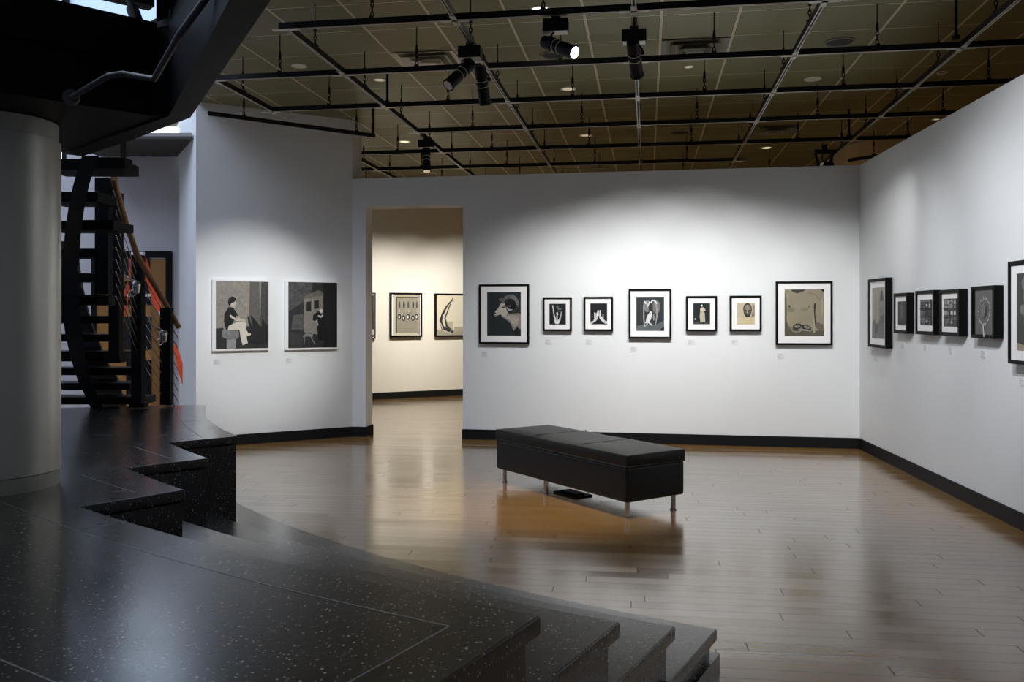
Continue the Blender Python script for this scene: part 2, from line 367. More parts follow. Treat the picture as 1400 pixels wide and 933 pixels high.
# column
L0 = (-2.308, 3.866)
cl = empty('round_column', (L0[0], L0[1], HP)); tag(cl, 'thick round grey metal column standing on the terrazzo platform at left', 'column')
bm = bmesh.new(); axial(bm, (0,0,.07), (0,0,1), [(0,.272),(1.47,.272)], 64); link('shaft', bm, M['colm'], cl, smooth=False)
bm = bmesh.new(); axial(bm, (0,0,0), (0,0,1), [(0,.266),(.066,.266)], 64); link('base_collar', bm, M['collar'], cl)
bm = bmesh.new(); axial(bm, (0,0,1.541), (0,0,1), [(0,.262),(.08,.262)], 64); link('top_collar', bm, M['collar'], cl)
for o in cl.children:
    for p in o.data.polygons: p.use_smooth = True
    o.data.set_sharp_from_angle(angle=.7)

# ------------------------------------------------------------------ stair
ss = empty('open_riser_staircase', (-2.9, 7.0, HP)); tag(ss, 'dark steel open-riser staircase curving up beside the grey column to an overhead landing', 'staircase')
B0 = Vector((-2.9, 7.0, HP))
def sl(name, bm, m, parent=ss, **kw):
    bmesh.ops.translate(bm, verts=bm.verts[:], vec=-B0); return link(name, bm, m, parent, **kw)
SC = [(133,559.5,8.5,7.1),(124,540,8.5,7.05),(115,520,9,7.0),(107,490,10.5,6.8),(101,459,11.5,6.55),(97,430,11.5,6.42),(96,403,11.5,6.3),(95.5,375,11.5,6.1),(97,352,11.2,5.9),(99.5,320,11,5.55),(104,287,11,5.2),(110.5,255,11,4.95),(117,232,11,4.8),(124,213,12,4.68)]
bm = bmesh.new(); R = []
for x, y, hw, D in SC:
    p = W(x-hw, y, D); q = W(x+hw, y, D); dp = .14
    R.append([bm.verts.new(p), bm.verts.new(q), bm.verts.new((q.x-.09, q.y+dp, q.z)), bm.verts.new((p.x-.05, p.y+dp, p.z))])
for A, B in zip(R, R[1:]):
    for i in range(4): bm.faces.new((A[i], A[(i+1)%4], B[(i+1)%4], B[i]))
bm.faces.new(R[0]); bm.faces.new(R[-1][::-1]); sl('stringer', bm, M['steel'])
# inner curved plate between stringer and wall side of the treads
bm = bmesh.new(); R = []
for (y, xr, D) in ((558,172,7.95),(518,160,7.75),(500,148,7.55),(475,137,7.35),(450,127,7.3),(425,119,7.2),(395,112,7.1),(365,107,6.8),(330,104,6.4)):
    xl = xr-38; p = W(xl, y, D); q = W(xr, y, D)
    R.append([bm.verts.new(p), bm.verts.new(q), bm.verts.new((q.x, q.y+.03, q.z)), bm.verts.new((p.x, p.y+.03, p.z))])
for A, B in zip(R, R[1:]):
    for i in range(4): bm.faces.new((A[i], A[(i+1)%4], B[(i+1)%4], B[i]))
bm.faces.new(R[0]); bm.faces.new(R[-1][::-1]); sl('inner_plate', bm, M['steelw'])
TR = [(543.5,553.6,196,7.55),(524,533.5,178,7.42),(504,513.5,179,7.15),(481,494.5,168,7.0),(457.5,467.5,149,6.9),(432,442.5,148,6.78),(403.6,417.5,152,6.6),(373.6,385,131,6.35),(339,351,128,5.95),(302,314,158,5.6),(262,276,133,5.36),(217,232,163,5.05)]
for y0, y1, xr, D in TR:
    a = W(58, y1, D); b = W(xr, y0, D); bm = bmesh.new(); box(bm, (a.x, D, a.z), (b.x, D+.27, b.z)); t = sl('tread', bm, M['steel'], bevel=.004)
# posts on the right with their brackets, wooden handrail, steel cables
PO = [(133,151,244,403,6.0),(151.5,166,264,489,6.45),(182,196,349,552,7.0),(221,235,421,553.5,7.2)]
for x0, x1, y0, y1, D in PO:
    a = W(x0, y1, D); b = W(x1, y0, D); bm = bmesh.new(); box(bm, (a.x, D-.04, max(a.z, HP+.001)), (b.x, D+.04, b.z)); sl('railing_post', bm, M['steel'], bevel=.003)
for x0, x1, y0, y1, D in ((124,176,217,232,4.98),(118,160,302,315,5.5),(146,168,480,496,6.5),(140,153,404,418,6.1),(180,200,550,557,7.05)):
    a = W(x0, y1, D); b = W(x1, y0, D); bm = bmesh.new(); box(bm, (a.x, D-.05, max(a.z, HP+.001)), (b.x, D+.05, b.z)); sl('post_bracket', bm, M['steel'], bevel=.003)
bm = bmesh.new(); box(bm, tuple(W(165, 222, 5.05)), tuple(W(172, 193, 5.12))); sl('landing_hanger', bm, M['steel'])
RL = [(156,243,5.85),(160,262,6.05),(172,305,6.45),(188,350,6.9),(210,388,7.05),(230,422,7.2),(244.5,448,7.3)]
bm = bmesh.new(); rings(bm, [W(*p) for p in RL], .022, 12); sl('handrail', bm, M['rail'], smooth=True)
for j in range(9):
    bm = bmesh.new(); dz = -.09-.088*j
    P = [(158.5,255,6.3),(189,352,7.0),(228,420,7.2),(244,449,7.3)]
    rings(bm, [W(*p)+Vector((0,0,dz)) for p in P], .0035, 6); sl('cable', bm, M['chrome'])
# landing and the flight that passes overhead
FR = [(-4.2,1.28),(-1.546,3.785)]
bm = bmesh.new(); prism(bm, [(-4.2,1.28),(-1.56,3.772),(-1.47,3.73),(-1.92,4.163),(-2.36,4.6),(-3.2,4.9),(-5.5,4.9),(-5.5,1.28)], 2.36, 2.74)
sl('landing_deck', bm, M['steel'])
bm = bmesh.new(); prism(bm, [(-4.25,1.31),(-4.2,1.25),(-1.53,3.755),(-1.56,3.80)], 2.58, 2.76); sl('landing_fascia_channel', bm, M['steel'], bevel=.004)
bm = bmesh.new(); prism(bm, [(-1.39,3.76),(-.1,1.3),(-.2,1.25),(-1.47,3.73)][::-1], 2.35, 2.86)
prism(bm, [(-1.39,3.76),(-1.88,4.27),(-2.31,4.68),(-2.37,4.62),(-1.925,4.17),(-1.47,3.73)], 2.35, 2.80); sl('edge_beam', bm, M['steel'])
bm = bmesh.new(); prism(bm, [(-1.475,3.725),(-1.545,3.78),(-1.41,3.45),(-.62,1.6),(-.25,1.30)], 2.77, 2.86); sl('upper_flight_soffit', bm, M['steelw'])
bm = bmesh.new(); beam(bm, (-3.3,4.08,3.36), (-2.12,5.12,3.36), .1, .12); sl('upper_beam', bm, M['steel'])
bm = bmesh.new(); p = W(190, 36, 3.72); q = W(172, -12, 3.8); rings(bm, [p, p.lerp(q,.12), p.lerp(q,.14), p.lerp(q,.5), p.lerp(q,.52), q], [.016,.016,.026,.026,.015,.015], 12); sl('turnbuckle_strut', bm, M['steel'])
bm = bmesh.new(); rings(bm, [W(98,133,3.30), W(108,127,3.22), W(148,104,3.1), W(168,101,3.1), W(211,108,3.05), W(245,48,2.75), W(280,0,2.6), W(300,-30,2.5)], .011, 10)
sl('conduit', bm, M['steelw'], smooth=True)
bm = bmesh.new(); axial(bm, W(98,134,3.32), (.3,-1,0), [(0,.03),(.02,.03)], 16); sl('conduit_plate', bm, M['steelw'])

# clamp lamps hooked on the railing posts, and the orange banner beyond
def hook_lamp(pts, label):
    P = [W(*p) for p in pts]; o = empty('clamp_lamp', P[-1]); b0 = P[-1].copy()
    bm = bmesh.new(); rings(bm, [p-b0 for p in P], .007, 8); link('bent_arm', bm, M['chrome'], o, smooth=True)
    bm = bmesh.new(); axial(bm, (-.02,-.0,-.06), (0,0,1), [(0,.022),(.05,.03),(.075,.034),(.10,.02)], 14); link('clamp_head', bm, M['chrome'], o, smooth=True)
    bm = bmesh.new(); torus(bm, (-.05,0,-.06), .025, .006, Matrix()); link('clamp_ring', bm, M['chrome'], o, smooth=True)
    tag(o, label, 'lamp', 'chrome clamp lamps on the stair railing')
hook_lamp([(169,377,6.93),(180,382,6.93),(189,387,6.93),(190,391,6.93)], 'small chrome clamp lamp with bent arm on the railing post nearer the column')
hook_lamp([(206,433,7.12),(203.5,441,7.12),(207,446,7.12),(224,455,7.12),(227,458,7.12)], 'small chrome clamp lamp with kinked arm on the lowest railing post')
def solid(poly, t, m, name, parent, b0):
    bm = bmesh.new(); a = [bm.verts.new(p-b0) for p in poly]; b = [bm.verts.new(p-b0+Vector((0,t,0))) for p in poly]; n = len(poly)
    bm.faces.new(a); bm.faces.new(b[::-1])
    for i in range(n): bm.faces.new((a[i], b[i], b[(i+1)%n], a[(i+1)%n]))
    return link(name, bm, m, parent)
D = 9.4; b0 = W(195, 530, D); bn = empty('hanging_banner', b0); tag(bn, 'orange fabric banner strips spread in an inverted V behind the stair railing', 'banner')
for s in ([(193,352),(199,352),(208,378),(216,405),(222,428),(218,436),(208,412),(198,376)], [(176,354),(181,354),(181,382),(176,381)], [(174,386),(177,396),(171,432),(167,430),(168,402)],
          [(236,473),(241,471),(249,497),(249,526),(243,505)]):
    solid([W(x, y, D) for x, y in s], .015, M['orange'], 'fabric_strip', bn, b0)
for x0, x1, y0, y1 in ((179,198,345,352),(174,181,402,405.5),(196,207,402,405.5),(217,221,426,434)):
    bm = bmesh.new(); a = W(x0, y1, D-.02)-b0; b = W(x1, y0, D+.02)-b0; box(bm, tuple(a), tuple(b)); link('white_clip', bm, M['white'], bn)
bm = bmesh.new(); rings(bm, [W(188.5,348,D)-b0+Vector((0,.03,0)), Vector((W(188.5,348,D).x, D+.03, .0))-b0], .012, 8); link('stand_pole', bm, M['steel'], bn)

# ------------------------------------------------------------------ bench
bc = W(800, 640, 7.07); ax = Vector((.558,-.830,0)); 
near = Vector((.838,6.35,0)); L = 1.76; Wd = .585
ang = math.atan2(ax.y, ax.x); per = Vector((-ax.y, ax.x, 0))           # towards the right/back
cen = near - ax*L/2 + per*Wd/2
bn = empty('leather_bench', (cen.x, cen.y, 0), ang); tag(bn, 'long black leather storage bench on short metal legs in the middle of the floor', 'bench')
def cushion(lo, hi, puff, nx=24, ny=10, nz=4):
    bm = bmesh.new(); bmesh.ops.create_cube(bm, size=1)
    bmesh.ops.subdivide_edges(bm, edges=bm.edges[:], cuts=7, use_grid_fill=True)
    for v in bm.verts:
        x, y, z = v.co*2
        def rnd(t, e=.06): return t
        fx, fy, fz = 1-x*x, 1-y*y, 1-z*z
        v.co = Vector((lo[0]+(x+1)/2*(hi[0]-lo[0]), lo[1]+(y+1)/2*(hi[1]-lo[1]), lo[2]+(z+1)/2*(hi[2]-lo[2])))
        if z > .99: v.co.z += puff*min(1, fx*3)*min(1, fy*2)*1.0 - .004*math.exp(-(x*L/2)**2/.0006)
        if abs(y) > .99: v.co.y += math.copysign(.006*min(1, fx*3)*fz, y)
        if abs(x) > .99: v.co.x += math.copysign(.008*fy*fz, x)
    return bm
hl, hw = L/2, Wd/2
link('body', cushion((-hl,-hw,.118), (hl,hw,.380), 0), M['leather'], bn, bevel=.020, seg=4)
lid = link('lid_cushion', cushion((-hl-.004,-hw-.004,.384), (hl+.004,hw+.004,.468), .014), M['leather'], bn, bevel=.034, seg=5)
bm = bmesh.new(); z = .382
rings(bm, [(-hl,-hw-.004,z),(hl,-hw-.004,z)], .005, 8); rings(bm, [(hl+.004,-hw,z),(hl+.004,hw,z)], .005, 8); rings(bm, [(-hl,hw+.004,z),(hl,hw+.004,z)], .005, 8); rings(bm, [(-hl-.004,-hw,z),(-hl-.004,hw,z)], .005, 8)
link('piping', bm, M['piping'], bn, smooth=True)
bm = bmesh.new()
for x in (-hl/3, hl/3+.02): rings(bm, [(x,-hw+.02,.4815),(x,hw-.02,.4815)], .003, 6)
link('seam_stitching', bm, M['piping'], lid)
for (lx, ly) in ((-hl+.07,-hw+.05),(hl-.05,-hw+.05),(hl-.05,hw-.07),(-hl+.07,hw-.07),(-.19,-hw+.05)):
    bm = bmesh.new(); axial(bm, (lx,ly,0), (0,0,1), [(0,.026),(.008,.026),(.012,.019),(.120,.019)], 20); tag(link('leg', bm, M['chrome'], bn, smooth=False), 'short round chrome leg')
# floor outlet plate under the bench
p = onz(783, 676, -EYE); fo = empty('floor_outlet', (p.x, p.y, 0), ang); tag(fo, 'flat black floor outlet cover lying under the leather bench', 'floor outlet')
bm = bmesh.new(); box(bm, (-.15,-.09,0), (.15,.09,.012)); link('cover_plate', bm, M['rubber'], fo, bevel=.004)
bm = bmesh.new(); box(bm, (-.10,-.05,.012), (.10,.05,.02)); link('flap', bm, M['steel'], fo, bevel=.003)

# ------------------------------------------------------------------ pictures
PM = {}
def tone(c, nz=.3, sc=34):
    key = (c, nz, sc)
    if key not in PM: PM[key] = plain('photo_tone', tuple(((x/255)**2.2) for x in c), .55, noise=nz, nscale=sc, spec=.3)
    return PM[key]
def ell(cx, cy, rx, ry, rot=0, n=20):
    r = math.radians(rot); return [(cx+rx*math.cos(a)*math.cos(r)-ry*math.sin(a)*math.sin(r), cy+rx*math.cos(a)*math.sin(r)+ry*math.sin(a)*math.cos(r)) for a in [2*PI*i/n for i in range(n)]]
def strk(pts, w):
    w = w if isinstance(w, (list, tuple)) else [w]*len(pts); Lf, Rt = [], []
    for i, p in enumerate(pts):
        a = pts[max(0,i-1)]; b = pts[min(len(pts)-1,i+1)]; dx, dy = b[0]-a[0], b[1]-a[1]; l = math.hypot(dx, dy) or 1
        nx, ny = -dy/l*w[i]/2, dx/l*w[i]/2; Lf.append((p[0]+nx,p[1]+ny)); Rt.append((p[0]-nx,p[1]-ny))
    return Lf + Rt[::-1]
def bez(p0, p1, p2, n=10): return [((1-t)**2*p0[0]+2*t*(1-t)*p1[0]+t*t*p2[0], (1-t)**2*p0[1]+2*t*(1-t)*p1[1]+t*t*p2[1]) for t in [i/n for i in range(n+1)]]
def picture(wa, wb, name, label, cat, pxo, pyo, pxi, depth, content, fm='frame', bar=.022, cap=True, caplabel=None, group=None, clipx=None, at='mean', fill=False):
    """wa,wb wall line; pxo=(left,right) of the front face, pyo=(top,bottom) at the left front edge; pxi=(l,r,t,b) picture sheet"""
    n = off(wa, wb, -depth); fa = (wa[0]+n[0], wa[1]+n[1]); fb = (wb[0]+n[0], wb[1]+n[1])
    l = wall_at_px(fa, fb, pxo[0]); r = wall_at_px(fa, fb, pxo[1]); Dl = l[1]
    zt = EYE-(pyo[0]-HZ)*Dl/F; zb = EYE-(pyo[1]-HZ)*Dl/F
    wdt = math.hypot(r[0]-l[0], r[1]-l[1]); hgt = zt-zb
    rz = math.atan2(wb[1]-wa[1], wb[0]-wa[0]); mid = ((l[0]+r[0])/2-n[0], (l[1]+r[1])/2-n[1])
    o = empty(name, (mid[0], mid[1], zb), rz); tag(o, label, cat, group)
    X = wdt/2; y0 = -depth; b = bar
    bm = bmesh.new()
    if fm == 'frame':
        box(bm, (-X,y0,0), (X,-.004,b)); box(bm, (-X,y0,hgt-b), (X,-.004,hgt)); box(bm, (-X,y0,b), (-X+b,-.004,hgt-b)); box(bm, (X-b,y0,b), (X,-.004,hgt-b))
        link('frame', bm, M['frame'], o, bevel=.0015)
        my = y0+.010
        bm = bmesh.new(); box(bm, (-X+b,my,b), (X-b,my+.006,hgt-b)); mt = link('mat_board' if not fill else 'backing_board', bm, M['mat'] if not fill else M['frame'], o)
    else:
        box(bm, (-X,y0,0), (X,-.004,hgt)); link('mount_panel', bm, M['wframe'], o, bevel=.0015); my = y0
    # sheet
    li = wall_at_px(fa, fb, pxi[0]); ri = wall_at_px(fa, fb, pxi[1])
    def s(p): return (p[0]-(l[0]+r[0])/2)*math.cos(rz)+(p[1]-(l[1]+r[1])/2)*math.sin(rz)
    x0, x1 = max(s(li), -X+.002), min(s(ri), X-.002); z1 = EYE-(pxi[2]-HZ)*li[1]/F-zb; z0 = EYE-(pxi[3]-HZ)*li[1]/F-zb
    bm = bmesh.new(); mats = []; yy = my-.0012
    box(bm, (x0,yy,z0), (x1,my-.0001,z1)); mats.append(content[0])
    step = .00025
    for k, (poly, m) in enumerate(content[1:]):
        if m not in mats: mats.append(m)
        mi = mats.index(m); yk = yy-step*(k+1)
        vs = [bm.verts.new((x0+min(1,max(0,u))*(x1-x0), yk, z0+min(1,max(0,v))*(z1-z0))) for u, v in poly]
        try: bm.faces.new(vs).material_index = mi
        except Exception: pass
    me = bpy.data.meshes.new('print'); bm.to_mesh(me); bm.free()
    for m in mats: me.materials.append(m)
    pr = bpy.data.objects.new('print', me); C.objects.link(pr); pr.parent = o
    if cap:
        cw = .075; cp = empty('caption_card', (mid[0]+math.cos(rz)*(-X+.06), mid[1]+math.sin(rz)*(-X+.06), zb-.155), rz)
        bm = bmesh.new(); box(bm, (-cw/2,-.004,0), (cw/2,-.0005,.06)); link('card', bm, M['card'], cp)
        bm = bmesh.new()
        for q, wl in enumerate((.040,.055,.03,.05)): box(bm, (-cw/2+.005,-.0046,.048-q*.012), (-cw/2+.005+wl,-.0041,.0505-q*.012))
        link('printed_lines', bm, M['ink'], cp); tag(cp, caplabel, 'caption card', 'caption cards below the pictures')
    return o
g = lambda v, nz=.3, sc=34: tone((v, v, v), nz, sc)
cool = lambda v, nz=.2: tone((max(0, v-6), v, v+2), nz, 10)
BWa, BWb = JR, CR

K = cool(44, .15); ram = [K]
hc = [(.64+.30*math.cos(a)*(1-.0*a), .69+.20*math.sin(a)) for a in [math.radians(t) for t in range(190, -100, -14)]]
ram += [([(.42,.44),(.55,.52),(.72,.50),(.92,.52),(1,.5),(1,.16),(.86,.06),(.78,.12),(.70,.28),(.58,.36)], tone((128,124,116),.5,40)),
        ([(.52,.43),(.66,.46),(.86,.47),(.95,.40),(.9,.24),(.8,.2),(.7,.33)], tone((158,153,143),.6,60)),
        ([(.20,.49),(.24,.55),(.33,.63),(.40,.73),(.46,.78),(.53,.74),(.56,.63),(.62,.53),(.56,.44),(.47,.44),(.40,.49),(.33,.47),(.27,.44),(.21,.46)], tone((178,172,160),.3,50)),
        ([(.20,.49),(.24,.54),(.27,.51),(.23,.485)], g(40)), ([(.22,.46),(.30,.475),(.28,.45)], g(90)),
        ([(.44,.66),(.52,.67),(.53,.64),(.46,.635)], g(28)),
        (ell(.41,.83,.055,.045), g(88,.5,60)),
        (strk(bez((.47,.74),(.50,.92),(.74,.90),8), [.05,.06,.07,.075,.08,.08,.09,.09,.09]), g(96,.6,50)),
        (strk(bez((.72,.90),(.92,.86),(.90,.66),8), [.09,.1,.1,.1,.09,.09,.08,.07,.06]), g(112,.7,50)),
        (strk(bez((.90,.70),(.86,.54),(.72,.52),8), [.06,.06,.06,.055,.05,.05,.05,.04,.04]), g(60,.5,50)),
        (ell(.70,.70,.15,.13), g(30)), (strk(bez((.59,.66),(.62,.56),(.76,.60),8), [.02,.03,.035,.04,.04,.04,.03,.02,.01]), g(170,.3)),
        (ell(.68,.68,.025,.02), g(110)), ([(.80,.12),(.9,.2),(1,.12),(1,0),(.85,0)], g(34))]
picture(BWa, BWb, 'framed_photograph', 'black framed photograph of a horned ram in profile, beside the wall opening', 'picture', (654.7,723.0), (389,470.2), (665.8,711.9,399.7,459), .05, ram, caplabel='small white caption card below the ram photograph')
K = cool(30, .15)
tulip = [K, (strk(bez((.20,.92),(.30,.3),(.42,.06),10), [.08,.05,.05,.06,.07,.09,.11,.13,.15,.15,.12]), g(200,.3,60)), (strk(bez((.74,.62),(.66,.2),(.48,.05),10), [.03,.05,.06,.07,.08,.1,.12,.14,.14,.13,.1]), g(185,.3,60)),
         (ell(.46,.14,.15,.11), g(225,.2)), (ell(.46,.30,.06,.16), g(150,.5,80)), (ell(.48,.52,.05,.08,20), g(225,.3)), (strk([(.18,.92),(.27,.96),(.30,.86)], .05), g(90,.5,60)),
         (strk([(.42,.84),(.50,.86),(.56,.74),(.66,.72),(.76,.78)], [.04,.09,.08,.06,.03]), g(105,.6,80)), (strk([(.46,.84),(.48,.70),(.60,.62),(.70,.60)], .04), g(80,.5,80)), (ell(.46,.22,.025,.05), g(50))]
picture(BWa, BWb, 'framed_photograph', 'small black framed photograph of a pale open seed pod shape on black', 'picture', (742,781.5), (406.6,453.0), (751,773.5,415.5,444), .05, tulip, caplabel='small white caption card below the pale seed pod photograph')
hands = [K]
def fing(p, q, w, c=230): return (strk([p, ((p[0]+q[0])/2, (p[1]+q[1])/2), q], [w, w*.9, w*.7]), g(c,.2,60))
hands += [([(0,.0),(0,.12),(.18,.17),(.24,.27),(.32,.38),(.42,.38),(.44,.28),(.36,.18),(.22,.10),(.06,.0)], g(190,.4,60)),
          ([(1,.04),(1,.14),(.84,.19),(.76,.32),(.62,.42),(.52,.42),(.54,.30),(.64,.19),(.78,.10),(.90,.02)], g(205,.4,60)),
          fing((.26,.30),(.25,.57),.055), fing((.33,.36),(.35,.55),.06,200), fing((.40,.38),(.45,.66),.065), fing((.50,.40),(.50,.67),.05,200), fing((.57,.40),(.58,.68),.06), fing((.63,.38),(.62,.52),.05,180), fing((.76,.28),(.76,.50),.06,215)]
picture(BWa, BWb, 'framed_photograph', 'small black framed photograph of two raised hands with fingertips touching', 'picture', (797.8,838), (406,453.0), (807,830,415,443.7), .05, hands, caplabel='small white caption card below the raised hands photograph')
K = cool(52, .15)
wing = [K, ([(0,.0),(0,.14),(.3,.19),(.7,.18),(1,.30),(1,.12),(.8,.0)], cool(98,.3)), ([(.84,0),(1,.15),(1,0)], g(30)),
        (ell(.40,.72,.15,.17), g(120,.8,120)), (ell(.72,.70,.14,.20), g(110,.8,120)), (ell(.52,.68,.08,.14), g(48)),
        (strk(bez((.29,.86),(.24,.5),(.30,.14),8), .045), g(150,.8,150)), (strk(bez((.66,.86),(.82,.6),(.68,.16),8), [.08,.07,.06,.06,.05,.05,.05,.04,.04]), g(140,.8,150)),
        (strk([(.30,.87),(.33,.80),(.37,.87),(.42,.72),(.48,.86)], .05), g(215,.4,90)), (strk(bez((.52,.82),(.62,.98),(.74,.80),6), .045), g(215,.4,90)),
        (strk([(.40,.24),(.46,.40),(.55,.56)], [.13,.17,.08]), g(208,.2,90)), (strk([(.32,.24),(.44,.25),(.58,.16)], .045), g(200,.4,90)), (strk([(.30,.13),(.42,.22)], .035), g(170,.4)), (ell(.63,.40,.03,.10), g(140,.7,150))]
picture(BWa, BWb, 'framed_photograph', 'medium black framed photograph of folded wings standing on a dark table', 'picture', (859.5,918), (395.4,463.2), (869.9,908,406,452.6), .05, wing, caplabel='small white caption card below the folded wings photograph')
K = cool(38, .2)
wom = [K, ([(0,0),(0,.10),(.4,.14),(1,.08),(1,0)], g(70,.4,60)), ([(.42,.66),(.38,.36),(.42,.12),(.70,.11),(.70,.34),(.66,.62)], tone((176,172,150),.3,60)),
       ([(.40,.66),(.42,.74),(.50,.80),(.62,.80),(.70,.72),(.74,.66),(.66,.62),(.56,.60)], tone((200,186,168),.2,60)), (ell(.50,.885,.055,.055), g(215,.1)), (ell(.44,.83,.05,.05), g(40)),
       (ell(.12,.245,.045,.035), g(225,.1)), (ell(.60,.055,.06,.035), g(20)), (strk([(.62,.60),(.70,.58)], .03), g(30))]
picture(BWa, BWb, 'framed_photograph', 'small black framed photograph of a standing person in a long pale dress', 'picture', (938,980.5), (405,453.4), (947.9,970.9,414.8,443.6), .05, wom, caplabel='small white caption card below the long dress photograph')
K = tone((186,176,148), .12, 12)
man = [K, ([(.80,.34),(.92,.36),(1,.36),(1,.9),(.9,.9),(.86,.6)], tone((140,128,104),.3)), ([(0,0),(0,.30),(.3,.33),(.44,.30),(.56,.28),(.7,.32),(1,.30),(1,0)], tone((198,184,150),.12,20)),
       (ell(.59,.70,.25,.28), g(50)), (ell(.59,.62,.235,.29), tone((96,88,78),.25,30)), (ell(.60,.78,.17,.13), tone((132,124,112),.2,30)), (ell(.59,.42,.15,.09), g(46)), (ell(.58,.59,.04,.09), tone((148,138,124),.2)),
       (ell(.45,.65,.065,.025), g(36)), (ell(.72,.65,.065,.025), g(36)), (ell(.59,.49,.11,.022), g(32)), (ell(.59,.45,.06,.018), tone((110,92,84),.2))]
picture(BWa, BWb, 'framed_photograph', 'small black framed sepia photograph of a bearded face above pale clothing', 'picture', (997.9,1041.5), (404.5,453.2), (1007.9,1032,414,444), .05, man, caplabel='small white caption card below the bearded face photograph')
K = tone((140,133,112), .15, 5)
tor = [K, ([(0,0),(0,.95),(.05,.8),(.03,.5),(.06,.28),(.2,.16),(.5,.1),(1,.12),(1,0)], tone((90,86,72),.3)), ([(.16,.98),(.22,.94),(.32,.915),(.46,.95),(.54,1),(.2,1)], g(60,.3)), ([(.90,1),(1,1),(1,.93)], g(14)),
       (strk(bez((.77,.70),(.74,.48),(.80,.22),8), [.04,.05,.045,.035,.03,.03,.03,.04,.05]), g(48,.3)), (strk([(.72,.42),(.745,.2),(.74,.06)], [.01,.05,.06]), tone((158,152,128),.1)), (strk([(.80,.26),(.90,.18),(.98,.2)], .14), tone((104,99,84),.3)),
       (ell(.12,.635,.03,.025), g(70)), (ell(.62,.63,.022,.018), g(84)), (ell(.17,.56,.10,.05), tone((122,115,98),.2)), (ell(.5,.57,.10,.04), tone((128,121,103),.2)),
       (ell(.32,.20,.115,.065,10), g(52,.3)), (ell(.55,.175,.13,.06,-12), g(50,.3)), (ell(.32,.205,.075,.035,5), tone((126,120,104),.2)), (ell(.56,.185,.08,.03,-12), tone((126,120,104),.2)),
       (strk([(.08,.26),(.2,.10),(.34,.075),(.44,.13),(.58,.12),(.66,.09)], [.02,.03,.035,.04,.04,.02]), tone((130,128,116),.2)), ([(.93,.85),(.97,.7),(.96,.45),(.92,.42),(.93,.6)], tone((158,152,128),.1)),
       (strk([(0,.92),(.03,.6),(.02,.3)], .05), tone((98,93,78),.4)), (strk([(.60,.93),(.8,.88),(.92,.74)], .012), tone((112,106,88),.1))]
picture(BWa, BWb, 'framed_photograph', 'large black framed photograph of a bare torso and arm, beside the corner', 'picture', (1061,1138.5), (385,472), (1072.9,1127,396,459.3), .05, tor, caplabel='small white caption card below the bare torso photograph')

# right wall
RA, RB = CR, RWE
tow = [tone((158,154,144), .08, 6), ([(0,0),(0,.30),(.12,.36),(.22,.38),(.30,.30),(.40,.28),(.5,.33),(.58,.36),(.58,.74),(.66,.88),(.76,.99),(.86,.90),(.96,.76),(1,.7),(1,0)], g(112,.35,30)),
       ([(.58,.36),(.60,.73),(.95,.73),(1,.60),(1,.36)], g(128,.3,50)), ([(.70,.74),(.72,.92),(.84,.92),(.88,.74)], g(86,.3)), ([(.68,.44),(.68,.30),(1,.32),(1,.47)], g(100,.4,60)), ([(0,0),(0,.2),(.4,.24),(1,.22),(1,0)], g(118,.5,60)),
       ([(.62,.62),(.62,.71),(.9,.71),(.9,.62)], g(140,.4,90)), ([(.24,.1),(.3,.3),(.5,.28),(.46,.1)], g(96,.4))]
picture(RA, RB, 'framed_photograph', 'tall black framed pale photograph of a city tower, nearest the corner on right wall', 'picture', (1186.5,1211), (382.5,474.2), (1191.3,1208,394,462.4), .07, tow, bar=.03, caplabel='small white caption card below the city tower photograph')
arch = [g(62,.2), (ell(.5,.55,.24,.36), g(78,.3)), (ell(.5,.58,.1,.26), g(104,.3)), (ell(.5,.6,.04,.18), g(84)), (strk([(.5,.3),(.46,.1)], .1), g(74))]
picture(RA, RB, 'framed_photograph', 'small black framed photograph of a faint upright grey shape on dark ground', 'picture', (1221.5,1239.8), (401.6,455.5), (1226.3,1237,412.4,445), .07, arch, bar=.03, caplabel='small white caption card below the faint upright shape photograph')
def win(c0, c1, seed, lum):
    rnd = random.Random(seed); P = [g(c0,.3,30)]
    for i in range(4):
        for j in range(5):
            v = rnd.randint(*lum) if j > 1 else rnd.randint(60, 120)
            P.append(([(.05+i*.24,.04+j*.19),(.25+i*.22,.04+j*.19),(.25+i*.22,.19+j*.19),(.05+i*.24,.19+j*.19)], g(v,.5,60)))
    P += [(strk([(0,.33),(1,.36)], .03), g(36)), (strk([(0,.64),(1,.64)], .035), g(36)), (strk([(.5,0),(.5,1)], .03), g(40)), (ell(.3,.18,.16,.08), g(110,.5,60)), (ell(.62,.16,.1,.06), g(150,.5,60))]
    return P
w1 = win(66, 0, 3, (64, 110)) + [(ell(.62,.78,.07,.05), g(215)), (ell(.86,.76,.08,.08), g(175)), (strk([(.05,.93),(.9,.93)], .05), g(120))]
picture(RA, RB, 'framed_photograph', 'black framed photograph of dark window panes, left one of the touching pair', 'picture', (1251.2,1276.4), (398.3,457), (1256.8,1272.8,410.2,444.8), .07, w1, bar=.03, caplabel='small white caption card below the dark window panes photograph')
w2 = win(70, 0, 9, (120, 205)) + [(ell(.60,.72,.2,.16), g(90,.3)), (ell(.60,.73,.11,.09), g(150,.3)), (strk([(.48,.62),(.46,.36)], .05), g(60))]
picture(RA, RB, 'framed_photograph', 'black framed photograph of bright window panes, right one of the touching pair', 'picture', (1284.2,1311.2), (397,458.6), (1289,1307.6,409,446.5), .07, w2, bar=.03, caplabel='small white caption card below the bright window panes photograph')
rk = [g(98,.12,12)]
for i in range(26):
    a = 2*PI*i/26; u = .50+.30*math.cos(a); v = .52+.27*math.sin(a); rk.append((ell(u, v, .035+.012*(i%3), .014, i*40, 8), g(190 if i%2 else 150)))
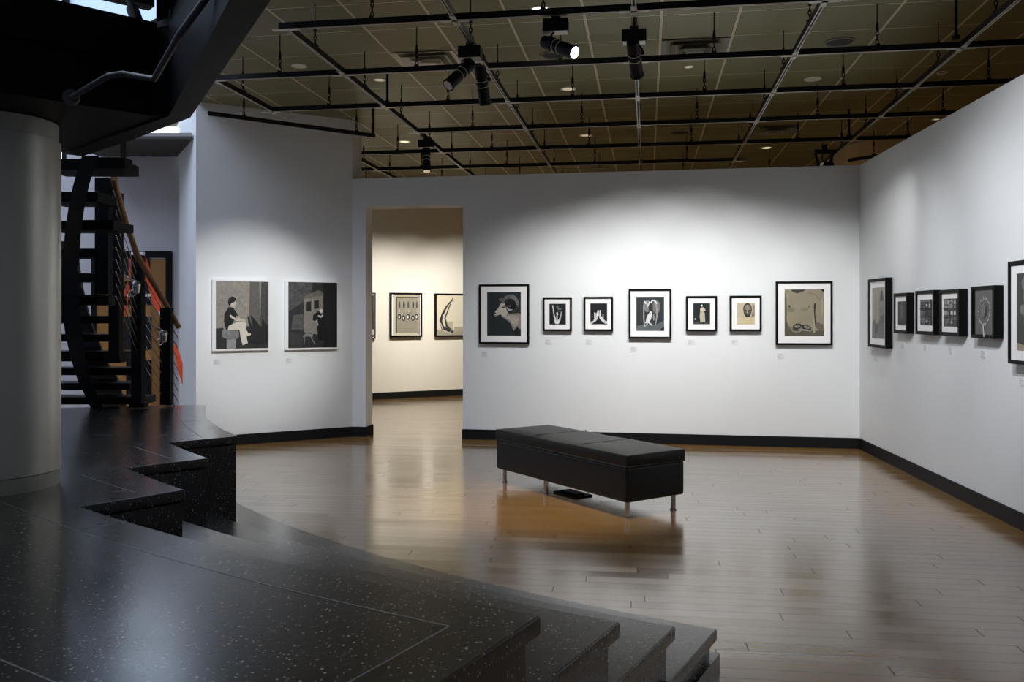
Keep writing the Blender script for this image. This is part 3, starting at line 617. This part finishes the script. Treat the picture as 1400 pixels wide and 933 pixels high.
for i in range(14):
    a = 2*PI*i/14+.2; rk.append((ell(.5+.22*math.cos(a), .52+.2*math.sin(a), .012, .008, 0, 6), g(140)))
rk += [(strk([(.42,.27),(.5,.24),(.58,.27)], .015), g(170)), (strk([(.5,.25),(.52,.12),(.54,.0)], [.05,.05,.07]), g(200,.4,90)), (ell(.5,.55,.14,.14), g(108,.4,80))]
picture(RA, RB, 'framed_photograph', 'black framed grey photograph of a beaded oval hoop with a handle', 'picture', (1327,1358.8), (392.3,461.8), (1331.8,1357.4,394.6,460.2), .07, rk, bar=.028, fill=True, caplabel='small white caption card below the beaded hoop photograph')
big = [g(66,.12,8), ([(0,0),(0,.10),(.3,.07),(1,.05),(1,0)], tone((150,138,122),.2)), (ell(.28,.86,.10,.09), g(118,.8,70)), (strk([(.30,.82),(.26,.70),(.34,.55)], .08), g(104,.8,70)), (ell(.24,.53,.12,.07), g(118,.9,70)), (strk([(.2,.5),(.3,.42),(.25,.35)], .04), g(100,.8,70)), (ell(.6,.7,.12,.2), g(104,.8,70)), (strk([(.62,.5),(.6,.1)], .03), g(110,.5))]
picture(RA, RB, 'framed_photograph', 'largest black framed photograph on the right wall, cut by the image edge', 'picture', (1377.6,1437), (358.2,497), (1388.2,1428,374.5,479.2), .07, big, bar=.028, caplabel='small white caption card below the largest right wall photograph')

# left wall: unframed white mounts
K = tone((136,132,123), .45, 22)
seat = [K, ([(0,0),(0,.30),(.5,.34),(1,.30),(1,0)], g(46,.3)), ([(.14,.2),(.16,1),(.30,1),(.32,.2)], tone((134,131,123),.3)), ([(.62,.3),(.64,1),(.82,1),(.84,.3)], tone((92,90,85),.35)), ([(.84,.3),(.86,1),(1,1),(1,.3)], g(66,.4)),
        (strk([(.60,.48),(.66,.3),(.74,.34)], [.02,.08,.12]), g(36)), (strk([(.66,.49),(.74,.36),(.8,.3)], [.02,.1,.1]), g(30)), (strk([(.88,.44),(.92,.30),(1,.3)], [.02,.12,.14]), g(34)), (ell(.80,.2,.25,.14), g(34)),
        ([(.12,.17),(.12,.28),(.42,.28),(.44,.18),(.38,.14),(.2,.15)], g(120,.6,30)), ([(.20,.0),(.20,.14),(.37,.14),(.37,.0)], g(140,.4)),
        ([(.19,.28),(.15,.40),(.16,.52),(.24,.62),(.33,.60),(.38,.54),(.42,.49),(.34,.42),(.30,.36),(.26,.28)], g(22)), ([(.22,.28),(.24,.34),(.38,.39),(.52,.40),(.58,.37),(.56,.30),(.60,.24),(.66,.22),(.64,.19),(.58,.18),(.56,.24),(.60,.08),(.50,.05),(.46,.18),(.44,.28)], tone((204,198,184),.15,30)),
        (strk([(.26,.49),(.38,.43),(.54,.42)], .035), tone((196,188,174),.1)), (strk([(.38,.48),(.46,.43),(.56,.41)], .03), tone((180,172,160),.1)), (ell(.31,.68,.062,.062), tone((188,180,168),.1)), (ell(.30,.725,.075,.045,12), g(18)), (ell(.255,.69,.03,.05), g(18)), (strk([(.33,.62),(.36,.60)], .03), tone((170,160,150),.1))]
picture(LW0, LW1, 'mounted_photograph', 'white mounted photograph of a seated person with crossed legs on stone block', 'picture', (290.5,367.9), (382.2,480.5), (295.0,367.0,384.2,477.6), .05, seat, fm='mount', caplabel='small white caption card below the seated person photograph')
K = g(44, .8, 45)
hut = [K, ([(.05,.28),(.1,.5),(.3,.52),(.32,.28)], g(78,.6,20)), ([(0,.55),(0,1),(.5,1),(.46,.8),(.3,.7)], g(74,.9,30)), ([(.31,.24),(.31,.70),(.34,.78),(.70,.86),(.72,.24),(.6,.2)], tone((122,118,108),.4,20)), ([(.29,.74),(.33,.79),(.60,.88),(.70,.86),(.70,.80)], tone((98,95,88),.4)),
       ([(.36,.56),(.37,.70),(.46,.71),(.46,.56)], g(34)), ([(.52,.59),(.52,.72),(.62,.73),(.62,.60)], g(34)), (strk([(.49,.55),(.49,.74)], .015), g(140)), ([(.72,.1),(.72,.88),(.68,1),(1,1),(1,0),(.7,0)], g(26,.4,20)),
       ([(.60,.12),(.58,.36),(.62,.50),(.70,.52),(.74,.4),(.82,.1)], g(16)), ([(.49,.42),(.50,.50),(.60,.56),(.66,.55),(.62,.46),(.56,.40)], g(24)), (ell(.665,.565,.035,.03), g(190)), (strk([(.60,.49),(.66,.47),(.70,.50)], .03), g(170)), (strk([(.56,.42),(.6,.34)], .03), g(150)),
       (strk([(.29,.17),(.36,.20),(.48,.19),(.50,.28)], [.03,.05,.05,.02]), g(118,.3)), (strk([(.33,.18),(.31,.05)], .02), g(110)), (strk([(.45,.18),(.50,.10),(.54,.05)], .018), g(120)), ([(0,0),(0,.24),(.3,.22),(.28,.0)], g(56,.5,20))]
picture(LW0, LW1, 'mounted_photograph', 'white mounted dark photograph of a small building under trees with a robed figure', 'picture', (390,461.5), (384.0,479), (394.2,460.8,385.6,476.4), .05, hut, fm='mount', caplabel='small white caption card below the small building photograph')

# room behind
kv = [tone((140,136,124),.2,10), ([(0,0),(.1,.06),(.9,.06),(1,0)], tone((196,190,172),.1)), ([(0,1),(.1,.94),(.9,.94),(1,1)], tone((176,170,152),.1)), ([(0,0),(0,1),(.1,.94),(.1,.06)], tone((186,180,164),.1)), (strk([(.12,.05),(.12,.93)], .05), g(40)), (strk([(.12,.93),(.95,.93)], .02), g(52)), (strk([(.93,.08),(.93,.93)], .03), tone((190,184,168),.1))]
for i, u in enumerate((.24,.40,.56,.74,.88)):
    kv += [(ell(u,.74,.035,.09), g(44 if i%2 else 84)), (strk([(u,.66),(u+.01,.52)], .02), g(160)), (ell(u-.01,.45-.03*(i%2),.065,.07), g(40)), (ell(u-.015,.45-.03*(i%2),.03,.04), g(205))]
picture(BRA, BRB, 'framed_photograph', 'black framed photograph of a row of hanging spoons, seen through the opening', 'picture', (533.6,577.4), (400.3,461.6), (537.5,574.5,402.4,459), .06, kv, bar=.03, cap=False)
fish = [tone((214,208,190),.06,6), ([(0,0),(0,.14),(1,.10),(1,0)], tone((160,154,138),.2)), ([(.30,.06),(.30,.34),(.55,.34),(.56,.06)], tone((178,172,154),.12)), ([(.6,.1),(.6,.2),(1,.2),(1,.1)], tone((168,162,146),.12)),
        (strk([(.56,.93),(.50,.86),(.34,.72),(.20,.52),(.13,.35),(.20,.18),(.44,.07)], [.02,.03,.05,.08,.10,.12,.08]), g(52,.5,40)), (strk([(.50,.84),(.40,.66),(.28,.42),(.34,.22),(.55,.06)], [.02,.04,.05,.08,.06]), g(66,.5,40)), (strk([(.24,.52),(.22,.40),(.24,.34)], [.02,.06,.03]), g(210)), (strk([(.49,.86),(.58,.84)], .02), g(60)),
        (strk([(.12,.3),(.22,.12),(.5,.03)], .03), g(190))]
picture(BRA, BRB, 'framed_photograph', 'black framed photograph of a curved hanging fish, at the opening\'s right edge', 'picture', (595.2,640), (401.3,461.0), (597.5,637,403.5,458.5), .06, fish, bar=.03, cap=False)
hd = [g(44,.5,20), ([(.6,.05),(.6,.16),(1,.18),(1,.05)], g(190,.4)), ([(.6,.5),(.7,.9),(1,.9),(1,.6)], g(60,.5))]
picture(BRA, BRB, 'framed_photograph', 'black framed dark photograph mostly hidden behind the left side of the opening', 'picture', (472,513.7), (400,464), (476,511.5,402.5,461.5), .06, hd, bar=.02, cap=False)

# ------------------------------------------------------------------ ceiling tracks
VL = [-3.69, -2.52, -1.30, -.083, 1.137, 2.36]; VM = VL[0]-0
V = [-3.69, -2.52, -1.30, -.083, 1.137, 2.36]         # long tracks
U = [4.657, 5.845, 7.035, 8.20, 9.39, 10.59, 11.78, 12.97]
ZT = EYE+HT; RH = .045; RWD = .036
hang_me = None
def hanger_mesh():
    bm = bmesh.new(); top = HC-HT-RH*.5
    rings(bm, [(0,0,.15),(0,0,top)], .0045, 8)
    axial(bm, (0,0,.115), (0,0,1), [(0,.012),(.03,.013),(.07,.006)], 10)
    for i in range(3): torus(bm, (0,0,.030+.034*i), .011, .0042, Matrix.Rotation(PI/2*(i%2), 3, 'Z'), 10, 6, 1.7)
    box(bm, (-.016,-.022,-.01), (.016,.022,.012))
    return bm
hb = hanger_mesh(); hang_me = bpy.data.meshes.new('track_hanger'); hb.to_mesh(hang_me); hb.free(); hang_me.materials.append(M['black'])
def hanger(parent, loc):
    o = bpy.data.objects.new('hanger', hang_me); C.objects.link(o); o.parent = parent; o.location = loc
def track(a, b, hang, label, joints=(), name='lighting_track'):
    a, b = Vector(a), Vector(b); d = b-a; Ln = d.length; rz = math.atan2(d.y, d.x)
    o = empty(name, (a.x, a.y, ZT), rz); tag(o, label, 'lighting track', 'black lighting tracks under the ceiling')
    bm = bmesh.new(); w = RWD/2; h = RH/2
    box(bm, (0,-w,-h+.012), (Ln,w,h)); box(bm, (0,-w,-h), (Ln,-w+.0035,-h+.012)); box(bm, (0,w-.0035,-h), (Ln,w,-h+.012)); link('rail', bm, M['black'], o)
    bm = bmesh.new(); box(bm, (0,-w+.0035,-h), (Ln,-w+.0105,-h+.0118)); box(bm, (0,w-.0105,-h), (Ln,w-.0035,-h+.0118)); tag(link('slot_lip', bm, M['alu'], o), 'pale metal lips along the open slot')
    for s in joints:
        if not 0 < s < Ln: continue
        bm = bmesh.new(); box(bm, (s-.10,-w-.002,-h-.004), (s+.10,w+.002,-h-.0005)); link('joint_plate', bm, M['alu'], o)
    for s in hang:
        if .02 < s < Ln-.02: hanger(o, (s, 0, h))
    return o
vmid = [-3.1-1.2, -3.1, -1.91, -.69, .527, 1.75, 2.97]
CRO = [(0,-2.52-1.2,4.9,'lighting track running across, out of view in front of the others'),
       (1,-2.52-.72,4.6,'black lighting track running across, nearest the camera along the top edge'),
       (2,-4.55,4.4,'black lighting track running across, second from the top edge'),
       (3,-4.78,4.0,'black lighting track running across, third from the top edge'),
       (4,-3.69+.02,3.6,'black lighting track running across, fourth from the top edge'),
       (5,-5.2,3.0,'black lighting track running across, fifth from the top edge, behind the tall left wall'),
       (6,-5.4,1.30,'black lighting track running across, just above the back partition'),
       (7,-5.6,2.6,'black lighting track running across beyond the back partition')]
for i, v0, v1, lab in CRO:
    if i in (0,): v0 = -2.4
    if i == 1: v0 = -2.57
    if i == 4: v0 = -2.55
    if i in (2, 3): v0 = -3.74
    a = uv2(v0, U[i]); b = uv2(v1, U[i]); vs = [-.69-1.2*j for j in range(1,5)]+[-.69, .527, 1.75, 2.97, 4.2]
    track(a, b, [x-v0 for x in vs], lab, [x-v0 for x in V])
VLONG = [-2.52, -1.30, -.083, 1.137, 2.36]
LNG = [(-3.69, U[2]-.02, U[3]+.03, 'short black lighting track over the tall left wall, running away from the camera'),
       (-3.72, U[5]+.1, 13.5, 'black lighting track running away behind the end of the tall left wall'),
       (-2.52, U[1], 14., 'black lighting track running away, holding the small spotlight beside the tall wall'),
       (-1.30, 4.3, 14., 'black lighting track running away, left one holding the paired spotlights'),
       (-.083, 4.3, 14., 'black lighting track running away at the middle, holding the downward spotlight'),
       (1.137, 4.3, 12.25, 'black lighting track running away, between middle and right wall, without spotlights'),
       (2.36, 4.3, 12.4, 'rightmost black lighting track running away towards the tan curved wall')]
for v, u0, u1, lab in LNG:
    track(uv2(v, u0), uv2(v, u1), [4.05+1.19*j+1.19/2-u0+.55 for j in range(9)], lab, [u-u0 for u in U])
p = onz(283,155,HT); q = onz(512,186,HT)
t = track((p.x,p.y), (q.x,q.y), [.25*(q-p).length*.8, .88*(q-p).length], 'black lighting track hung parallel to the tall left wall, above its pictures')
bm = bmesh.new(); Lq = (Vector((q.x,q.y))-Vector((p.x,p.y))).length; box(bm, (Lq-.03,-.012,.02), (Lq-.005,.012,HC-HT)); link('conduit_drop', bm, M['black'], t)
p = onz(1160,221.5,HT-.02); q = onz(1260,207,HT-.02); track((p.x,p.y), (q.x,q.y), [.35], 'short black lighting track in front of the tan curved wall')
def drop(px, py, lab):
    p = onz(px, py, HT); o = empty('power_drop', (p.x, p.y, ZT+RH/2)); tag(o, lab, 'conduit', 'black power conduits feeding the tracks')
    bm = bmesh.new(); axial(bm, (0,0,0), (0,0,1), [(0,.012),(HC-HT-RH/2,.012)], 10); link('tube', bm, M['black'], o); bm = bmesh.new(); box(bm, (-.02,-.02,0), (.02,.02,.03)); link('feed_box', bm, M['black'], o)
drop(529.5, 145, 'black vertical power conduit above the track left of the doorway'); drop(1307, 58, 'black vertical power conduit at the track near the right wall'); drop(1161, 190, 'black vertical power conduit above the back corner')

# ------------------------------------------------------------------ spotlights
def spot_head(o, piv, d, ln=.27, r=.045, lens=None):
    d = Vector(d).normalized(); piv = Vector(piv)
    bm = bmesh.new(); s = -ln*.36
    axial(bm, piv, d, [(s-.012,r*.6),(s,r*.95),(s+.03,r*1.02),(s+.09,r*1.02),(s+.095,r*.86),(s+.115,r*.86),(s+.12,r*1.02),(s+.135,r*1.02),(s+.14,r*.9),(s+.155,r*.9),(s+.16,r),(ln*.62,r),(ln*.64,r*1.1),(ln*.70,r*1.1)], 24)
    h = link('lamp_head', bm, M['black'], o)
    for p in h.data.polygons: p.use_smooth = True
    h.data.set_sharp_from_angle(angle=.6)
    bm = bmesh.new(); axial(bm, piv, d, [(ln*.70,r*.86),(ln*.705,r*.86)], 24); link('lens', bm, lens or M['alu'], h)
    bm = bmesh.new()
    for q in (s+.105, s+.148): axial(bm, piv, d, [(q,r*1.045),(q+.004,r*1.045)], 24)
    link('trim_ring', bm, M['alu'], h)
    top = Vector((piv.x, piv.y, 0)); sd = d.cross(Vector((0,0,1))).normalized() if abs(d.z) < .98 else Vector((1,0,0))
    bm = bmesh.new(); rings(bm, [(0,0,-.09) if piv.length < .3 else (piv.x*.6, piv.y*.6, -.09), piv+sd*.02+Vector((0,0,r+.03)), piv+sd*(r+.012)+Vector((0,0,r*.6)), piv+sd*(r+.012)], .007, 8)
    axial(bm, piv+sd*(r+.004), sd, [(0,.014),(.02,.014)], 12); link('yoke', bm, M['black'], o)
    return piv + d*ln*.72
def fixture(px, py, Hh, heads, label, boxs=(.17,.10,.085), lens=None):
    p = onz(px, py, Hh); z = EYE+HT-RH/2
    o = empty('track_spotlight', (p.x, p.y, z)); tag(o, label, 'spotlight', 'black track spotlights')
    R = Matrix.Rotation(-TH, 4, 'Z'); bw, bd, bh = boxs
    bm = bmesh.new(); box(bm, (-.03,-.02,-.03), (.03,.02,.012)); box(bm, (-bw/2,-bd/2,-.02-bh), (bw/2,bd/2,-.02)); bmesh.ops.transform(bm, matrix=R, verts=bm.verts[:])
    link('transformer_box', bm, M['black'], o, bevel=.003)
    bm = bmesh.new(); box(bm, (-bw/2+.006,-bd/2+.006,-.0225-bh), (bw/2-.006,bd/2-.006,-.0202-bh)); bmesh.ops.transform(bm, matrix=R, verts=bm.verts[:]); tag(link('bottom_plate', bm, M['alu'], o), 'pale grey bottom plate')
    out = []
    for off_, d in heads: out.append(Vector(o.location) + spot_head(o, off_, d, lens=lens))
    return o, out
# L1 pair, lit one under the first track, L2 one, L0 one, wide one by the back corner
f1, _ = fixture(643, 57, HT, [((-.05,-.02,-.20), (-.62,-.45,-.75))], 'black track spotlight aimed down left, left one of the crossed pair')
f1b, _ = fixture(655, 68, HT, [((.02,0,-.21), (.12,.45,-.8))], 'black track spotlight aimed down, right one of the crossed pair', boxs=(.09,.07,.05))
f2, o2 = fixture(760, 19, HT, [((-.01,0,-.19), (.72,-.60,-.46))], 'lit black track spotlight with glowing lens, aimed toward the camera', lens=M['lamp'])
f3, _ = fixture(867, 34, HT, [((0,0,-.18), (.22,.75,-.62))], 'black track spotlight aimed down at the middle, right of the lit spotlight')
f4, _ = fixture(583, 187, HT, [((0,0,-.2), (.05,-.25,-1))], 'small black track spotlight high above the doorway, nearest the tall left wall', lens=M['soft'])
p = onz(1127, 197, HT); o = empty('track_floodlight', (p.x, p.y, EYE+HT-RH/2)); tag(o, 'boxy black track floodlight with open bracket above the back corner', 'spotlight')
bm = bmesh.new(); box(bm, (-.13,-.04,-.09), (.13,.04,-.05)); box(bm, (-.03,-.02,-.05), (.03,.02,.01)); link('mounting_bar', bm, M['black'], o)
bm = bmesh.new()
for s in (-1,1): beam(bm, (s*.11,0,-.08), (s*.06,.02,-.24), .012, .03)
link('bracket', bm, M['black'], o)
bm = bmesh.new(); bmesh.ops.create_cone(bm, cap_ends=True, segments=4, radius1=.15, radius2=.08, depth=.2, matrix=Matrix.Translation((.03,0,-.30)) @ Matrix.Rotation(PI/4,4,'Z')); link('flood_housing', bm, M['black'], o, bevel=.004)

# ------------------------------------------------------------------ ceiling fittings
ZC = EYE+HC
def downlight(px, py, r, lab, lens, small=False):
    p = onz(px, py, HC); o = empty('recessed_downlight', (p.x, p.y, ZC)); tag(o, lab, 'downlight', 'round recessed ceiling downlights')
    bm = bmesh.new(); axial(bm, (0,0,0), (0,0,-1), [(0,r),(.006,r),(.008,r*.8),(.002,r*.72)], 28, cap=False); link('trim_ring', bm, M['ring'], o)
    bm = bmesh.new(); axial(bm, (0,0,0), (0,0,-1), [(.0005,r*.74),(.003,r*.7)], 24); link('lens', bm, lens, o)
for a in ((409,90,.075,'pale recessed downlight above the tall left wall',M['ring']), (519,109,.06,'small warm recessed downlight beside the left air diffuser',M['soft']),
          (553,193.5,.085,'lit warm recessed downlight above the doorway',M['warm']), (613,206,.08,'dim recessed downlight behind the small spotlight',M['soft']),
          (739,12.5,.085,'bright recessed downlight at the top edge of the ceiling',M['lamp']), (777,121.5,.085,'pale recessed downlight below the glowing spotlight',M['soft']),
          (801,185,.09,'dim recessed downlight above the middle of back wall',M['soft']), (942,91,.045,'tiny pale recessed downlight under the right air diffuser',M['soft']),
          (1111,108,.085,'pale recessed downlight left of the rightmost track',M['ring']), (1048,202,.085,'warm recessed downlight above the back corner',M['warm']),
          (1288,99,.05,'small dark recessed downlight near the right wall',M['ventd']), (1280,163,.05,'faint recessed downlight just above the right wall top',M['soft'])): downlight(*a)
def speaker(px, py, r, lab):
    p = onz(px, py, HC); o = empty('ceiling_speaker', (p.x, p.y, ZC)); tag(o, lab, 'speaker', 'round dark ceiling speakers')
    bm = bmesh.new(); axial(bm, (0,0,0), (0,0,-1), [(0,r),(.008,r),(.012,r*.9),(.006,r*.84)], 32, cap=False); link('rim', bm, M['ventd'], o)
    bm = bmesh.new(); axial(bm, (0,0,0), (0,0,-1), [(.0005,r*.86),(.004,r*.84)], 32); link('grille', bm, plain('dark_speaker_grille', (.03,.028,.024), .7), o)
speaker(1148,57,.13,'round dark ceiling speaker near the top right'); speaker(930,181,.14,'round dark ceiling speaker above the middle of back wall')
speaker(756,75,.12,'round dark ceiling speaker behind the glowing spotlight')
def diffuser(px, py, m, lab):
    p = onz(px, py, HC); u = p.x*math.sin(TH)+p.y*math.cos(TH); v = p.x*math.cos(TH)-p.y*math.sin(TH); T = .6096
    v = .118+(math.floor((v-.118)/T)+.5)*T; u = .3414+(math.floor((u-.3414)/T)+.5)*T; q = uv2(v, u)
    o = empty('air_diffuser', (q.x, q.y, ZC), -TH); tag(o, lab, 'air diffuser', 'square stepped ceiling air diffusers')
    for k_, (s, z0) in enumerate(((.29,.012),(.215,.03),(.14,.045))):
        bm = bmesh.new(); t = .045
        A = [(-s,-s),(s,-s),(s,s),(-s,s)]; s2 = s-t
        for i in range(4):
            a, b = A[i], A[(i+1)%4]; c = (b[0]*s2/s, b[1]*s2/s); d_ = (a[0]*s2/s, a[1]*s2/s)
            v_ = [bm.verts.new((a[0],a[1],-z0)), bm.verts.new((b[0],b[1],-z0)), bm.verts.new((c[0],c[1],-.002)), bm.verts.new((d_[0],d_[1],-.002))]
            w_ = [bm.verts.new(x.co+Vector((0,0,.004))) for x in v_]
            bm.faces.new(v_); bm.faces.new(w_[::-1])
            for j in range(4): bm.faces.new((v_[j], w_[j], w_[(j+1)%4], v_[(j+1)%4]))
        link('louver_ring', bm, m, o)
    bm = bmesh.new(); box(bm, (-.075,-.075,-.05), (.075,.075,-.044)); link('center_plate', bm, m, o)
diffuser(580,80,M['vent'],'pale stepped square air diffuser in the left part of the ceiling'); diffuser(950,65,M['ventd'],'dark stepped square air diffuser right of the middle track'); diffuser(1065,177,M['ventd'],'small looking dark air diffuser above the back corner')

# ------------------------------------------------------------------ lights
def spotL(loc, to, en, ang, blend=1., col=(1,.97,.93), r=.05):
    l = bpy.data.lights.new('spot', 'SPOT'); l.energy = en; l.spot_size = math.radians(ang); l.spot_blend = blend; l.color = col; l.shadow_soft_size = r
    o = bpy.data.objects.new('gallery_spot', l); C.objects.link(o); o.location = loc
    o.rotation_euler = (Vector(to)-Vector(loc)).to_track_quat('-Z', 'Y').to_euler(); return o
def bwp(px, z): q = wall_at_px(BWa, BWb, px); return Vector((q[0], q[1], z))
def lwp(px, z): q = wall_at_px(LW0, LW1, px); return Vector((q[0], q[1], z))
def rwp(px, z): q = wall_at_px(RA, RB, px); return Vector((q[0], q[1], z))
def tr(v, u): q = uv2(v, u); return Vector((q.x, q.y, 3.35))
WHT = (1,.985,.97)
def cz(v, u): q = uv2(v, u); return Vector((q.x, q.y, 3.47))
for v, px, z, e in ((-1.0,730,1.0,110),(-.45,800,1.25,150),(.1,870,1.45,185),(.7,950,1.45,180),(1.3,1040,1.25,150),(1.9,1130,1.0,105)):
    spotL(cz(v,7.85), bwp(px,z), e, 60, .95, col=WHT, r=.03)
spotL(tr(-2.15,6.6), lwp(336,1.35), 420, 36, .85, col=WHT, r=.03); spotL(tr(-2.0,6.9), lwp(410,1.0), 110, 42, .9, col=WHT, r=.03)
spotL(cz(.9,7.0), rwp(1215,1.0), 90, 66, 1, col=(.95,.96,1), r=.05)
spotL(cz(.4,5.6), rwp(1310,1.1), 150, 64, 1, col=(.95,.96,1), r=.05)
spotL(cz(.9,4.4), rwp(1400,1.9), 330, 64, 1, col=(.95,.96,1), r=.05)
# room behind, warm
for px in (500, 560, 625):
    q = wall_at_px(BRA, BRB, px); spotL((q[0]+.9, q[1]-2.2, 3.4), (q[0], q[1], 1.4), 240, 62, col=(1,.94,.84))
for x, y, e in ((1.2,12.6,150),(3.4,11.2,110),(-.6,13.6,90),(6.2,8.0,120),(5.6,5.0,60)):
    spotL((x,y,3.8), (x,y,0), e, 140, col=(1,.86,.60), r=.1)      # added unseen lamps beyond the partitions, their bounce brightens the ceiling
# floor pool from a spot by the bench, then added fill lamps
spotL(tr(-.4,6.0), (.25,6.9,0), 430, 46, col=(1,.9,.76), r=.1)
for x, y, e in ((.8,1.2,8),(3.2,3.0,12),(2.2,-.8,14),(-1.6,-1.2,22)):
    spotL((x,y,3.8), (x,y,0), e, 130, col=(1,.92,.82), r=.12)  # added unseen fill around the camera, lifts column and foreground
def area(loc, to, en, sx, sy, col):
    l = bpy.data.lights.new('area', 'AREA'); l.shape = 'RECTANGLE'; l.size = sx; l.size_y = sy; l.energy = en; l.color = col
    o = bpy.data.objects.new('hall_fill_light', l); C.objects.link(o); o.location = loc; o.rotation_euler = (Vector(to)-Vector(loc)).to_track_quat('-Z', 'Y').to_euler(); return o
area((-6.2,6.0,7.4), (-6.2,6.5,0), 430, 4.5, 7, (.70,.80,1))       # added fill lamp standing in for daylight in the stair hall

# ------------------------------------------------------------------ world, camera, view
w = bpy.data.worlds.new('world'); bpy.context.scene.world = w; w.use_nodes = True
w.node_tree.nodes['Background'].inputs[0].default_value = (.5,.6,.8,1); w.node_tree.nodes['Background'].inputs[1].default_value = .3
cam = bpy.data.cameras.new('camera'); co = bpy.data.objects.new('camera', cam); C.objects.link(co)
co.location = (0,0,EYE); co.rotation_euler = (PI/2,0,0); cam.sensor_width = 36; cam.lens = F/1400*36
cam.shift_y = -(466.5-HZ)/1400; cam.clip_start = .02
sc = bpy.context.scene; sc.camera = co
sc.view_settings.view_transform = 'Standard'; sc.view_settings.look = 'None'; sc.view_settings.gamma = 1; sc.view_settings.exposure = 0
sc.view_settings.use_curve_mapping = False
sc.cycles.use_denoising = True; sc.cycles.max_bounces = 8; sc.cycles.diffuse_bounces = 5
